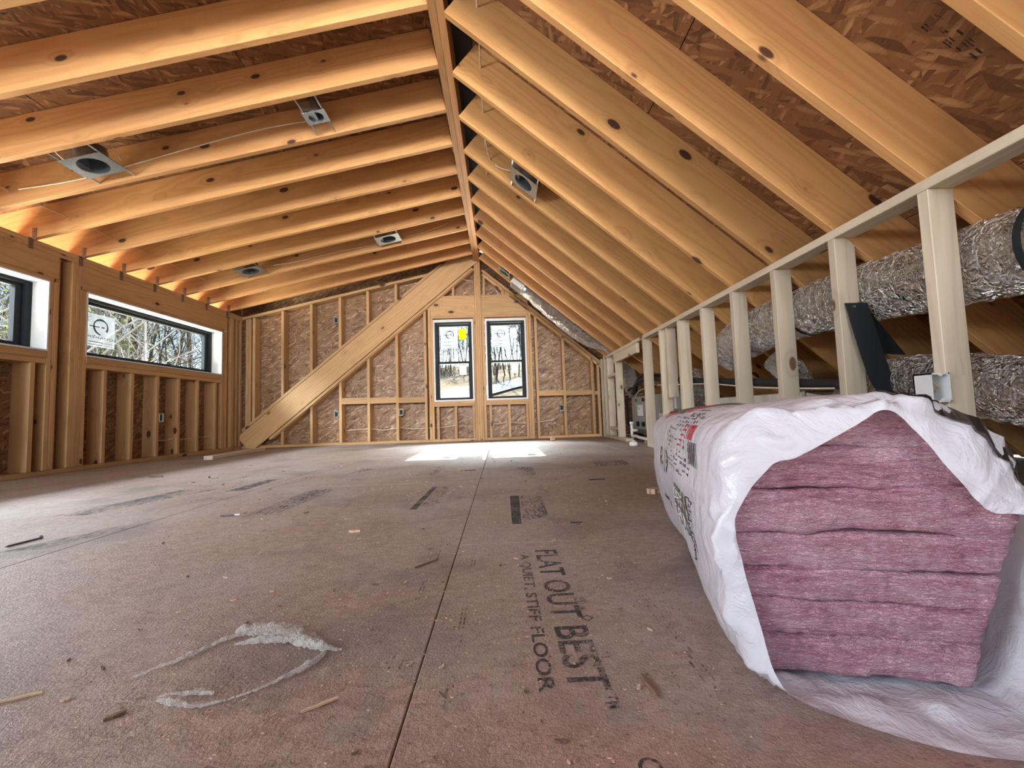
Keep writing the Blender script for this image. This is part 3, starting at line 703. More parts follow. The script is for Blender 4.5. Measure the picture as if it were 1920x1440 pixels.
# print on the bag: x runs from the far end towards the near end, y runs up the side and over the top
def u_at_z(z):
    for i in range(NR//2):
        if RING[i].y <= z < RING[i+1].y and RING[i].x < 0.1: return i+(z-RING[i].y)/(RING[i+1].y-RING[i].y)
    return 60.0
def u_at_s(s):
    for i in range(NR):
        if ARC[i] <= s < ARC[i+1]: return i+(s-ARC[i])/(ARC[i+1]-ARC[i])
    return 0.0
def s_at_z(z):
    u = u_at_z(z); i = int(u); return ARC[i]+(ARC[i+1]-ARC[i])*(u-i)
def on_bag(s, t, lift=0.0012):
    u = u_at_s(s); p = sec_pt(u, t); d = Vector((p.x-cen.x, 0, p.z-cen.y)).normalized()*lift; return BL(p.x+d.x, p.y, p.z+d.z)
def bag_quads(q, t0, t1, s0, s1, nt_=6, ns_=6, lift=0.0012):
    vs = [on_bag(s0+(s1-s0)*j/ns_, t0+(t1-t0)*i/nt_, lift) for i in range(nt_+1) for j in range(ns_+1)]
    q.add(vs, [(i*(ns_+1)+j, (i+1)*(ns_+1)+j, (i+1)*(ns_+1)+j+1, i*(ns_+1)+j+1) for i in range(nt_) for j in range(ns_)])
def bag_text(q, body, t0, t1, s0, s1, lift=0.0014):
    vs, fs = text_mesh(body, 1.0, 3); q.add([on_bag(s0+(s1-s0)*v.y, t0+(t1-t0)*v.x, lift) for v in vs], fs)
S = s_at_z
q = MB(); bag_quads(q, .45, .235, S(.115), S(.195), 10, 6); q.obj('printed_panel', 'print_olive', bundle)
q = MB(); bag_text(q, 'OWENS', .435, .30, S(.160), S(.186), .0022); q.obj('printed_lettering', 'white', bundle); q = MB(); bag_text(q, 'CORNING', .44, .245, S(.122), S(.150), .0022); q.obj('printed_lettering', 'white', bundle)
q = MB(); bag_text(q, 'R-19', .74, .58, S(.19), S(.255)); q.obj('printed_lettering', 'print_black', bundle); q = MB(); bag_quads(q, .70, .64, S(.11), S(.12)); bag_quads(q, .62, .60, S(.10), S(.115))
for t0, t1, z0, z1 in ((.225, .221, .09, .20), (.15, .146, .09, .20)): bag_quads(q, t0, t1, S(z0), S(z1), 1, 8)
bag_quads(q, .225, .146, S(.198), S(.2005), 4, 1)
r2 = random.Random(3)
for i in range(14): bag_quads(q, .212, .212-.05*r2.uniform(.5, 1), S(.095+i*.0072), S(.0975+i*.0072), 3, 1)
q.obj('small_print', 'print_black', bundle)['kind'] = 'stuff'
q = MB(); r2 = random.Random(11)
for c_ in range(9):                                               # the columns of small print on the shoulder
    t0 = .60-c_*.043
    for row in range(12):
        if r2.random() < .22: continue
        s0 = S(.225)+row*.0115
        bag_quads(q, t0, t0-r2.uniform(.014, .036), s0, s0+r2.choice((.003, .004, .0065)), 3, 1)
q.obj('small_print', 'print_grey', bundle)['kind'] = 'stuff'
q = MB()
for i in range(17): bag_quads(q, .236-i*.0062, .236-i*.0062-r2.choice((.0016, .003)), S(.262), S(.302), 1, 4)
q.obj('bar_code', 'print_black', bundle)['kind'] = 'stuff'; q = MB()
bag_text(q, 'NEXT', .50, .315, S(.343)+.03, S(.343)+.125); q.obj('printed_lettering', 'print_black', bundle); q = MB()
bag_text(q, 'INSULATION', .45, .28, S(.343)+.004, S(.343)+.018)
q.obj('printed_lettering', 'print_black', bundle)
q = MB(); bag_quads(q, .285, .215, S(.305), S(.330), 4, 4); q.obj('printed_panel', 'print_red', bundle); q = MB()
for c_ in range(3):
    for row in range(5): bag_quads(q, .40-c_*.03, .40-c_*.03-r2.uniform(.01, .022), S(.285)+row*.012, S(.285)+row*.012+.004, 2, 1)
q.obj('small_print', 'print_red', bundle)['kind'] = 'stuff'
q = MB(); bag_quads(q, .82, .575, S(.343)+.01, S(.343)+.18, 10, 12); q.obj('printed_panel', 'print_olive', bundle)
q = MB(); bag_quads(q, .90, .82, S(.343)-.01, S(.343)+.18, 6, 12); q.obj('printed_panel', 'print_pink', bundle); q = MB()
for a0 in (.0, .022): bag_quads(q, .565, .525, S(.343)+.02+a0, S(.343)+.035+a0*2.5, 3, 4)
q.obj('small_print', 'print_pink', bundle)['kind'] = 'stuff'
# glossy black tape along the top edge of the opening
vs = []
for i in range(31):
    f = i/30; u = 82+27*f
    for k_ in (0.17, 0.17+0.42*min(1, 0.25+f*2)):
        q = Vector(flap_pt(u, k_)); d = Vector((q.x-cen.x, 0, q.z-cen.y)).normalized(); vs.append(BL(*(q+d*.003+Vector((0, -.002, 0)))))
MB().add(vs, [(2*i, 2*i+1, 2*i+3, 2*i+2) for i in range(len(vs)//2-1)]).obj('black_tape', 'tape', bundle)['label'] = 'glossy black tape'

# ================================================================== black strap hung over a nail on a knee wall post
st = thing('black_strap', 'wide black strap nailed to the second knee wall post and hanging down behind the bag', 'strap', (1.45, 1.74, 0.78))
def ribbon(name, pts, widths, mat, parent, th=0.004):
    pts = spline(pts, 8); m_ = MB(); vs = []; k = len(pts)
    for i, p in enumerate(pts):
        w_ = widths[0]+(widths[1]-widths[0])*i/(k-1)
        for dx in (-.5, .5):
            for dy in (0, th): vs.append(Vector(p)+Vector((dx*w_, dy, 0)))
    fs = []
    for i in range(k-1):
        for a, b in ((0, 2), (2, 3), (3, 1), (1, 0)): fs.append((4*i+a, 4*i+b, 4*i+4+b, 4*i+4+a))
    fs += [(0, 1, 3, 2), (4*k-4, 4*k-2, 4*k-1, 4*k-3)]
    return m_.add(vs, fs).obj(name, mat, parent)
ribbon('front_tail', [(1.505, 1.757, .785), (1.510, 1.750, .74), (1.520, 1.742, .66), (1.545, 1.735, .53), (1.575, 1.73, .43), (1.62, 1.70, .36), (1.70, 1.66, .30)], (.095, .100), 'felt', st)
vs = [(1.52, 1.764, .79), (1.585, 1.790, .76), (1.74, 1.800, .565), (1.63, 1.800, .572), (1.545, 1.768, .70)]
mb = MB(); mb.add(vs+[(a, b+.004, c) for a, b, c in vs], [(0, 1, 2, 3, 4), (9, 8, 7, 6, 5)]+[(i, i+5, (i+1) % 5+5, (i+1) % 5) for i in range(5)]); mb.obj('back_tail', 'felt', st)
mb = MB(); mb.cyl((1.488, 1.752, .768), .004, .012, (0, 1, 0), 8); mb.obj('nail', 'zinc', st)

# ================================================================== ducts
def duct(name, label, pts, r, rib=0.05, n=44, step=10, clamp=True, amp=1.0):
    pts = spline(pts, step); t_ = thing(name, label, 'duct', tuple(pts[0]))
    L = [0.0]
    for i in range(1, len(pts)): L.append(L[-1]+(pts[i]-pts[i-1]).length)
    N = int(L[-1]/0.010)+2; q = []; j = 0
    for i in range(N):
        s = L[-1]*i/(N-1)
        while j < len(L)-2 and L[j+1] < s: j += 1
        q.append(pts[j].lerp(pts[j+1], (s-L[j])/max(1e-6, L[j+1]-L[j])))
    m_ = MB(); m_.tube(q, 1.0, n, True, rad=lambda f: r[0]+(r[1]-r[0])*f)
    for i, c in enumerate(q):
        s = L[-1]*i/(N-1)
        for a in range(n):
            v = m_.v[i*n+a]; d = v-c
            g = 1+0.018*math.sin(s/rib*2*math.pi)+amp*(0.05*noise.noise(v*9)+0.06*abs(noise.noise(v*24))+0.035*noise.noise(v*55))
            v = c+d*g
            if clamp:                                   # squeezed between the rafters and the posts
                over = v.z-(zR(v.x)-0.008)
                if over > 0: v = v-Vector((0.835, 0, 1))*(over/(1+0.835**2))
                v.x = max(v.x, XR+PD+0.006)
            m_.v[i*n+a] = v
    m_.obj('foil_jacket', 'foil', t_); return t_, q
def band(t_, q, f, r, w_=0.02, mat='felt', name='strap_band'):
    i = max(1, min(len(q)-2, int(f*(len(q)-1)))); d = (q[i+1]-q[i-1]).normalized()
    m_ = MB(); m_.tube([q[i]-d*w_/2, q[i]+d*w_/2], r, 28, False)
    for k, v in enumerate(m_.v):
        over = v.z-(zR(v.x)-0.003)
        if over > 0: v = v-Vector((0.835, 0, 1))*(over/(1+0.835**2))
        v.x = max(v.x, XR+PD+0.002); m_.v[k] = v
    m_.obj(name, mat, t_)
t_, q = duct('flexible_duct', 'largest silver foil duct running high behind the knee wall posts', [(1.68, 0.55, .81), (1.675, 1.05, .823), (1.672, 1.41, .835), (1.672, 1.89, .862), (1.672, 2.42, .872), (1.675, 2.90, .823), (1.69, 3.10, .76)], (.132, .138))
for f in (.26, .66): band(t_, q, f, .143, .022)
t_, q = duct('flexible_duct', 'lower silver foil duct behind the white bag and the nearest knee wall posts', [(1.74, 0.7, .355), (1.72, 1.25, .375), (1.71, 1.62, .432), (1.72, 1.92, .440), (1.78, 2.10, .40)], (.112, .112))
t_, q = duct('flexible_duct', 'slim silver foil duct climbing the rafter bay from the knee wall to the metal boot', [(.385, 5.64, zR(.385)-.005), (.62, 5.64, zR(.62)-.035), (.95, 5.64, zR(.95)-.055), (1.22, 5.64, zR(1.22)-.005), (1.40, 5.63, zR(1.40)+.105), (1.53, 5.62, zR(1.53)+.10), (1.66, 5.60, .88), (1.70, 5.57, .70), (1.71, 5.53, .55)], (.075, .095), rib=.03, clamp=False, amp=2.2)
t_, q = duct('flexible_duct', 'crumpled silver foil duct standing between the air handler and the metal trunk', [(1.80, 4.10, .14), (1.79, 3.98, .34), (1.76, 3.90, .52), (1.75, 3.80, .66)], (.13, .10))
t_, q = duct('flexible_duct', 'short foil duct dropping from under the large duct onto the metal trunk', [(1.74, 2.66, .66), (1.77, 2.60, .58), (1.80, 2.58, .50), (1.80, 2.58, .455)], (.085, .085))

# ================================================================== air handler and pipes behind the posts
AX = 1.66
ah = thing('air_handler', 'grey metal air handler cabinet behind the far knee wall posts', 'air handler', (1.82, 4.9, 0.0))
mb = MB(); mb.lohi((AX, 4.36, .135), (1.98, 5.46, .52)); mb.obj('cabinet', 'cabinet', ah)
mb = MB(); mb.lohi((AX-.006, 4.92, .155), (AX+.002, 5.44, .505)); mb.obj('access_panel', 'cabinet', ah)
mb = MB(); mb.lohi((AX-.02, 4.30, .085), (2.02, 5.52, .134)); mb.obj('drain_pan', 'steel_dark', ah)
mb = MB(); mb.lohi((AX-.0085, 5.02, .29), (AX-.0065, 5.22, .42)); mb.obj('rating_label', 'paper', ah)
mb = MB(); mb.lohi((AX-.002, 4.42, .22), (AX-.0005, 4.53, .32)); mb.obj('rating_label', 'paper', ah)
for y in (4.98, 5.26): mb = MB(); mb.cyl((AX-.012, y, .478), .022, .02, (1, 0, 0), 14); mb.obj('cap', 'rubber', ah)
for y in (5.0, 5.2): mb = MB(); mb.cyl((AX-.015, y, .195), .03, .03, (1, 0, 0), 14); mb.obj('port', 'rubber', ah)
for y in (4.4, 5.4):
    for x in (1.72, 1.96): mb = MB(); mb.lohi((x-.04, y-.04, 0), (x+.04, y+.04, .0845)); mb.obj('foot', 'rubber', ah)
pv = thing('drain_pipe', 'white plastic drain pipe with a capped riser beside the air handler', 'pipe', (1.56, 5.0, 0.04))
mb = MB(); mb.tube(spline([(1.56, 5.18, .20), (1.56, 5.18, .10), (1.56, 5.17, .055), (1.555, 5.10, .052), (1.55, 4.98, .062), (1.55, 4.85, .052), (1.55, 4.40, .046)], 6), .017, 12); mb.obj('pipe', 'pvc', pv, True)
mb = MB(); mb.tube([(1.56, 5.18, .12), (1.635, 5.18, .12)], .017, 12); mb.obj('tee_branch', 'pvc', pv, True)
mb = MB(); mb.cyl((1.56, 5.18, .205), .023, .035, (0, 0, 1), 14); mb.obj('cap', 'pvc', pv, True)
mb = MB(); mb.lohi((1.534, 4.62, 0.0), (1.57, 4.66, .028)); mb.obj('support_block', 'post', pv)
ls = thing('refrigerant_line', 'thick black foam-covered line running level behind the knee wall posts', 'pipe', (1.57, 3.2, .55))
mb = MB(); mb.tube(spline([(1.563, 1.93, .452), (1.563, 2.2, .475), (1.563, 2.5, .502), (1.563, 3.1, .552), (1.565, 3.6, .60), (1.575, 4.2, .66), (1.585, 4.7, .70), (1.60, 5.05, .66), (1.615, 5.25, .56)], 8), .024, 12); mb.obj('foam_sleeve', 'rubber', ls, True)
mb = MB(); mb.tube(spline([(1.60, 3.9, .68), (1.62, 4.5, .72), (1.63, 4.9, .76), (1.66, 5.2, .70), (1.68, 5.3, .56)], 8), .016, 10); mb.obj('foam_sleeve', 'rubber', ls, True)
c1 = thing('yellow_cable', 'pale thin cable slung along the black foam line behind the posts', 'cable', (1.536, 3.0, .5))
mb = MB(); mb.tube(spline([(1.535, 1.95, .435), (1.535, 2.2, .450), (1.535, 2.6, .480), (1.535, 3.1, .535), (1.535, 3.6, .565), (1.54, 4.2, .60)], 8), .0045, 6); mb.obj('sheath', 'cable', c1, True)
for i, (lab, pts) in enumerate([('copper coloured cable looping in front of the air handler', [(1.64, 4.8, .60), (1.61, 5.0, .58), (1.60, 5.12, .50), (1.62, 5.17, .42), (1.645, 5.12, .36)]),
                                ('dark cable bundle hanging over the left corner of the air handler', [(1.66, 5.40, .64), (1.63, 5.50, .60), (1.62, 5.52, .46), (1.62, 5.53, .32), (1.63, 5.55, .16)]),
                                ('black cable curling down the front of the grey cabinet', [(1.645, 4.55, .60), (1.62, 4.62, .56), (1.62, 4.70, .44), (1.635, 4.76, .34), (1.645, 4.74, .28)])]):
    cb = thing('control_cable', lab, 'cable', pts[0]); mb = MB(); mb.tube(spline(pts, 8), (.005, .014, .008)[i], 8); mb.obj('sheath', ('cable_tan', 'rubber', 'rubber')[i], cb, True)
tk = thing('sheet_metal_plenum', 'bright sheet metal duct trunk lying level behind the knee wall posts', 'duct', (1.84, 2.9, .12))
mb = MB(); mb.lohi((1.68, 2.36, .12), (2.0, 3.50, .435)); mb.obj('trunk_box', 'duct_steel', tk)
vs = [(1.68, 2.36, .12), (2.0, 2.36, .12), (2.0, 2.36, .435), (1.68, 2.36, .435), (1.73, 2.18, .14), (1.95, 2.18, .14), (1.95, 2.18, .39), (1.73, 2.18, .39)]
mb = MB(); mb.add(vs, [(0, 4, 5, 1), (1, 5, 6, 2), (2, 6, 7, 3), (3, 7, 4, 0), (4, 7, 6, 5)]); mb.obj('tapered_end', 'duct_steel', tk)
mb = MB(); mb.lohi((1.675, 2.345, .115), (2.005, 2.37, .44)); mb.obj('flange', 'zinc', tk)
for y in (2.6, 3.3): mb = MB(); mb.lohi((1.70, y-.03, 0), (1.98, y+.03, .119)); mb.obj('support_block', 'post', tk)

# ================================================================== lights, boxes and cables on the framing
def can_light(label, cx, cy, side, plate=(0.19, 0.26), spin=0.0, dz=0.0, bay=(-0.19, 0.19)):
    th, zf = (thL, zL) if side == 'L' else (thR, zR)
    ex = Vector((math.cos(th), 0, math.sin(th))); en = Vector((-math.sin(th), 0, math.cos(th))); ey = Vector((0, 1, 0))
    o = Vector((cx, cy, zf(cx)+dz)); t_ = thing('recessed_light', label, 'light fixture', tuple(o), 'recessed light housings')
    P = lambda a, b, c: o+ex*a+ey*b+en*c
    hw, hl = plate[1]/2, plate[0]/2; r = min(hw, hl)*0.80; n = 32; vs = []; fs = []
    for lvl in (0.0, 0.003):
        for i in range(n):
            a = 2*math.pi*i/n+math.pi/4; vs.append(P(r*math.cos(a), r*math.sin(a), lvl))
        for i in range(n):
            a = 2*math.pi*i/n+math.pi/4; c_, s_ = math.cos(a), math.sin(a); k = 1/max(abs(c_), abs(s_)); vs.append(P(hw*c_*k, hl*s_*k, lvl))
    for i in range(n):
        j = (i+1) % n
        fs += [(i, j, n+j, n+i), (2*n+i, 3*n+i, 3*n+j, 2*n+j), (i, 2*n+i, 2*n+j, j), (n+i, n+j, 3*n+j, 3*n+i)]
    MB().add(vs, fs).obj('mounting_plate', 'zinc', t_)
    m_ = MB(); m_.tube([P(0, 0, 0.004), P(0, 0, 0.11)], r+.003, 28, False); cn = m_.obj('can', 'zinc_dark', t_, smooth=True)
    m_ = MB(); m_.tube([P(0, 0, 0.110), P(0, 0, 0.114)], r+.003, 28, True); m_.obj('can_lid', 'zinc_dark', cn)
    m_ = MB(); m_.tube([P(0, 0, 0.085), P(0, 0, 0.105)], .028, 14, True); m_.obj('socket', 'black', cn)
    for s_ in (-1, 1):
        m_ = MB(); m_.tube([P(s_*(hw-.012), bay[0], .012), P(s_*(hw-.012), bay[1], .012)], .0055, 6); m_.obj('hanger_bar', 'zinc', t_)
    m_ = MB(); m_.add([P(a, b, c) for a in (-hw-.005, -hw+.075) for b in (-.05, .05) for c in (.02, .085)], [(0, 1, 3, 2), (4, 6, 7, 5), (0, 4, 5, 1), (2, 3, 7, 6), (0, 2, 6, 4), (1, 5, 7, 3)]); m_.obj('junction_box', 'zinc', t_)
    return t_, P
YM = lambda f, k: f(k)+TH+(S16-TH)/2
CL = []
for lab, x, k, sd_, pl in [('largest recessed light housing, above the left windows in the low slope', -2.63, 1, 'L', (.21, .27)),
                       ('half hidden recessed light housing with a long chrome hanger bar', -1.18, 1, 'L', (.12, .15)),
                       ('recessed light housing low in the left slope, above the slanting board', -2.76, 6, 'L', (.21, .27)),
                       ('recessed light housing in the left slope nearest the ridge beam', -1.22, 6, 'L', (.21, .27)),
                       ('recessed light housing in the steep right slope near the ridge', .225, 4, 'R', (.20, .26)),
                       ('small recessed light housing beside the metal boot at the duct top', .10, 10, 'R', (.18, .18))]:
    t_, P = can_light(lab, x, YM(YLK if sd_ == 'L' else YRK, k), sd_, pl, dz=.004); CL.append((t_, P))
t_ = thing('duct_boot', 'square galvanised boot at the upper end of the slim foil duct', 'duct fitting', (.29, 5.64, zR(.29)))
ex, en = Vector((math.cos(thR), 0, math.sin(thR))), Vector((-math.sin(thR), 0, math.cos(thR))); o = Vector((.29, 5.64, zR(.29)-.01))
m_ = MB(); m_.add([o+ex*a+Vector((0, b, 0))+en*c for a in (-.10, .085) for b in (-.12, .12) for c in (-.055, .07)], [(0, 1, 3, 2), (4, 6, 7, 5), (0, 4, 5, 1), (2, 3, 7, 6), (0, 2, 6, 4), (1, 5, 7, 3)]); m_.obj('boot_box', 'zinc', t_)
m_ = MB(); m_.tube([o+ex*.08, o+ex*.115], .074, 20, False); m_.obj('collar', 'zinc', t_)
m_ = MB(); m_.add([o+ex*a+Vector((0, b, 0))+en*(-.0565) for a, b in ((-.08, -.10), (.07, -.10), (.07, .10), (-.08, .10))], [(0, 1, 2, 3)]); m_.obj('opening', 'zinc_dark', t_)

def outlet(label, c, n, parent_mat='boxgrey', w_=.058, h=.098, d=.055, device=True):
    """open device box: c is the middle of its front, n points into the room"""
    n = Vector(n); u = Vector((0, 0, 1)).cross(n).normalized(); c = Vector(c); t_ = thing('outlet_box', label, 'outlet box', tuple(c), 'electrical boxes')
    P = lambda a, b, e: c+u*a+Vector((0, 0, b))-n*e
    m_ = MB(); th = .005
    def bb(a0, a1, b0, b1, e0, e1): m_.add([P(a, b, e) for a in (a0, a1) for b in (b0, b1) for e in (e0, e1)], [(0, 1, 3, 2), (4, 6, 7, 5), (0, 4, 5, 1), (2, 3, 7, 6), (0, 2, 6, 4), (1, 5, 7, 3)])
    bb(-w_/2, -w_/2+th, -h/2, h/2, 0, d); bb(w_/2-th, w_/2, -h/2, h/2, 0, d); bb(-w_/2, w_/2, h/2-th, h/2, 0, d); bb(-w_/2, w_/2, -h/2, -h/2+th, 0, d); bb(-w_/2, w_/2, -h/2, h/2, d-th, d)
    m_.obj('box_body', parent_mat, t_)
    for s_ in (-1, 1): m_ = MB(); m_.cyl(P(0, s_*(h/2-.006), -.001), .006, .004, n, 10); m_.obj('screw_ear', parent_mat, t_)
    if device: m_ = MB(); bb(-w_/2+.012, w_/2-.012, -h/2+.02, h/2-.02, .012, .03); m_.obj('wiring', 'rubber', t_)
    return t_, P
outlet('pale outlet box high on the far wall above the slanting board', (-2.318, YD-.004, 1.784), (0, -1, 0))
outlet('outlet box low on the far wall under the slanting board', (-2.318, YD-.004, .437), (0, -1, 0))
outlet('outlet box low on the far wall left of the paired windows', (-1.412, YD-.004, .437), (0, -1, 0))
outlet('outlet box low on the far wall right of the paired windows', (.876, YD-.004, .425), (0, -1, 0))
outlet('outlet box on the left wall under the long slot window', (XL+.004, 4.753, .445), (1, 0, 0))
t_, P = outlet('white square outlet box on the nearest knee wall post', (XR-.032, YRK(0)-.012, .407), (0, -1, 0), 'white', .064, .094, .06, False)
m_ = MB(); m_.tube([P(-.02, .02, .05), P(.0, -.02, .03), P(.02, -.03, .05)], .003, 6); m_.tube([P(.01, .03, .05), P(.02, .0, .025), P(.018, -.02, .05)], .003, 6); m_.obj('wiring', 'cable_tan', t_, True)
t_ = thing('switch_box', 'grey metal junction box on the short post behind the bag', 'junction box', (1.60, 3.7, .41))
m_ = MB(); m_.lohi((1.50, 3.66, .365), (1.615, 3.719, .457)); m_.obj('box_body', 'boxgrey', t_); m_ = MB(); m_.lohi((1.495, 3.655, .36), (1.62, 3.66, .462)); m_.obj('cover_plate', 'cabinet', t_)

def cable(label, pts, r=.0035, mat='cable', name='cable'):
    t_ = MB(); t_.tube(spline(pts, 6), r, 6); o = t_.obj(name, mat, None, True, at=pts[0]); return tag(o, label, 'cable')
zc = 2.026
cable('straight cable threaded through the left rafters near the low eave', [(-3.37, 1.2, zc), (-3.37, 3.0, zc), (-3.37, 5.6, zc)], .004, 'cable_tan')
cable('straight cable threaded through the right rafters beside the ridge beam', [(-.06, 1.0, 2.532), (-.06, 3.0, 2.532), (-.06, 6.1, 2.531)], .0045)
P = CL[4][1]
cable('white cable dropping from the ridge to the right slope light housing', [(-.06, YRK(4)+.05, 2.60), (-.06, YRK(4)+.09, 2.48), (-.03, YRK(5)-.02, 2.43), (.04, YRK(5)-.01, 2.36), tuple(P(-.14, .06, .05))], .005)
cable('cable stapled along the right rafter above the light housing', [tuple(P(-.13, .0, .06)), tuple(P(-.05, .03, .10)), tuple(P(.05, .06, .13)), tuple(P(.1, .16, .15))], .004)
P = CL[0][1]
cable('cable arching over the largest light housing to the rafter', [tuple(P(-.16, .03, .05)), tuple(P(-.18, -.06, .12)), tuple(P(-.14, -.13, .16))], .004)
cable('cable curving down onto the largest light housing from above', [tuple(P(.14, .05, .04)), tuple(P(.13, -.02, .13)), tuple(P(.06, -.10, .17)), tuple(P(-.02, -.16, .19))], .004)
yf = YLK(2)-.005
cable('long cable stapled along the face of the third left rafter', [(-3.3, yf, zL(-3.3)+.10), (-2.9, yf, zL(-2.9)+.075), (-2.5, yf, zL(-2.5)+.10), (-2.0, yf, zL(-2.0)+.135), (-1.6, yf, zL(-1.6)+.150), (-1.25, yf, zL(-1.25)+.13)], .0045)
yf = YLK(7)-.005
cable('cable stapled between the two far left light housings', [(-2.6, yf, zL(-2.6)+.10), (-2.3, yf, zL(-2.3)+.08), (-1.9, yf, zL(-1.9)+.085), (-1.5, yf, zL(-1.5)+.07), (-1.33, yf, zL(-1.33)+.09)], .004)
cable('cable running from the light nearest the ridge to the ridge beam', [(-1.08, yf, zL(-1.08)+.08), (-.85, yf, zL(-.85)+.075), (-.55, yf, zL(-.55)+.12)], .004)
cable('pale cable sagging through the studs low on the far wall', [(-2.21, YD+.05, .20), (-1.87, YD+.05, .215), (-1.68, YD+.05, .19), (-1.46, YD+.05, .215), (-1.25, YD+.05, .195), (-1.05, YD+.05, .20), (-.9, YD+.05, .20), (-.65, YD+.05, .215), (-.38, YD+.05, .205)], .0045)
cable('pale cable sagging through the studs under the right window', [(-.16, YD+.05, .22), (.1, YD+.05, .235), (.4, YD+.05, .22), (.6, YD+.05, .24), (.78, YD+.05, .27), (.87, YD+.04, .38)], .0045)
cable('thin cable curling in the gable above the left window', [(-.345, YD+.02, 2.30), (-.45, YD+.03, 2.33), (-.60, YD+.05, 2.36), (-.70, YD+.08, 2.42)], .004)
cable('thin cable slanting in the gable right of the centre post', [(.02, YD+.03, 2.09), (-.03, YD+.05, 2.2), (-.12, YD+.06, 2.33)], .004)
cable('thin cable sagging low across the studs of the left wall', [(XL-.05, 4.70, .21), (XL-.05, 4.86, .195), (XL-.05, 5.0, .21), (XL-.05, 5.15, .195), (XL-.05, 5.3, .20), (XL-.05, 5.6, .205)], .004)

# ================================================================== the slanting board
sb_ = thing('slanting_board', 'broad pine board slanting across the far wall from floor corner to ridge', 'board', (-3.6, YD-.03, 0.0))
slope_board('board_face', -3.665, -.40, bz, .285, YD-.045, YD-.006, 'stud', sb_)
a = Vector((-3.60, YD-.028, bz(-3.60)+.030)); b = Vector((-.80, YD-.028, bz(-.80)+.030))
board('edge_batten', a, b, (0, 1, 0), .030, .036, 'stud', sb_)
fz = lambda x: bz(x)-.379
slope_board('lower_edge_board', -3.24, -.365, fz, .036, YD-.040, YD-.012, 'stud', sb_)
o = board('lumber_offcut', (-2.966, 4.50, .020), (-3.03, 5.60, .020), (1, 0, 0), .089, .038, 'post', None)
tag(o, 'single pine offcut lying flat on the floor before the left wall corner', 'board')

# ================================================================== print and marks on the floor
def floor_text(body, x0, x1, y0, y1, mat, name='floor_lettering'):
    vs, fs = text_mesh(body, 1.0, 4, 0.016); m_ = MB(); m_.add([(x0+(x1-x0)*v.y, y0+(y1-y0)*v.x, .0006) for v in vs], fs); return m_.obj(name, mat, floor)
floor_text('FLAT OUT BEST', .079, .137, 1.190, .596, 'ink'); floor_text('TM', .122, .139, .588, .560, 'ink')
floor_text('A QUIET, STIFF FLOOR', .035, .062, 1.160, .598, 'ink')
def outline(pts, cx, cy, s_, w_, mat, name):
    k = len(pts); vs = [(cx+p[0]*s_, cy+p[1]*s_, .0006) for p in pts]+[(cx+p[0]*(s_-w_), cy+p[1]*(s_-w_), .0006) for p in pts]
    MB().add(vs, [(i, (i+1) % k, (i+1) % k+k, i+k) for i in range(k)]).obj(name, mat, floor)
circ = [(math.cos(2*math.pi*i/24), math.sin(2*math.pi*i/24)) for i in range(24)]; dia = [(1.25, 0), (0, 1.25), (-1.25, 0), (0, -1.25)]; sq = [(1, 1), (-1, 1), (-1, -1), (1, -1)]
for x, mt in ((.143, 'ink'), (-.108, 'ink_faint'), (-.152, 'ink_faint')):
    outline(circ, x, .874, .0105, .003, mt, 'nailing_mark'); outline(dia, x, .798, .0095, .003, mt, 'nailing_mark'); outline(sq, x, .681, .0095, .0026, mt, 'nailing_mark')
    outline(circ, x, .470, .0125, .004, mt, 'nailing_mark')
for x in (-.05, .07, .20, .33): outline(circ, x, 1.279, .012, .003, 'ink_faint', 'nailing_mark')
rr = random.Random(5)
for x0, dash in ((.262, 3), (-.085, 2), (-.185, 2)):                # worn lines of small stencil print along the panel edges
    m_ = MB(); y = 1.22
    while y > .58:
        ln = rr.uniform(.004, .02)
        for q in range(dash):
            if rr.random() < .7: m_.lohi((x0+q*.007, y-ln, .0004), (x0+q*.007+.0028, y, .0006))
        y -= ln+rr.uniform(.002, .008)
    o = m_.obj('worn_stencil_print', 'ink_faint', floor); o['kind'] = 'stuff'
def patch(name, pts, mat): MB().add([(x, y, .0005) for x, y in pts], [tuple(range(len(pts)))]).obj(name, mat, floor)
patch('stamp_bar', [(-.376, 1.774), (-.348, 1.760), (-.340, 2.30), (-.366, 2.304)], 'ink'); patch('stamp_smear', [(-.340, 1.80), (-.27, 1.86), (-.28, 2.30), (-.335, 2.31)], 'scuff')
patch('stamp_bar', [(.026, 1.47), (.058, 1.479), (.070, 1.98), (.029, 1.975)], 'ink'); patch('stamp_smear', [(.064, 1.50), (.16, 1.58), (.165, 1.95), (.075, 1.97)], 'scuff')
for pts in ([(-1.03, 1.74), (-.90, 1.80), (-.88, 2.35), (-1.01, 2.34)], [(-1.53, 1.38), (-1.42, 1.40), (-1.32, 1.70), (-1.42, 1.68)], [(-1.50, 2.40), (-1.40, 2.42), (-1.41, 2.84), (-1.49, 2.82)],
            [(-1.09, 2.92), (-1.0, 2.95), (-.93, 3.22), (-1.02, 3.24)], [(-.55, 2.75), (-.42, 2.75), (-.40, 3.2), (-.52, 3.2)], [(.10, 2.6), (.20, 2.62), (.2, 3.0), (.1, 3.0)], [(-1.9, 1.9), (-1.75, 1.9), (-1.6, 2.5), (-1.8, 2.5)], [(.62, 2.9), (.85, 2.9), (.9, 3.2), (.65, 3.15)]): patch('scuff_mark', pts, 'scuff')
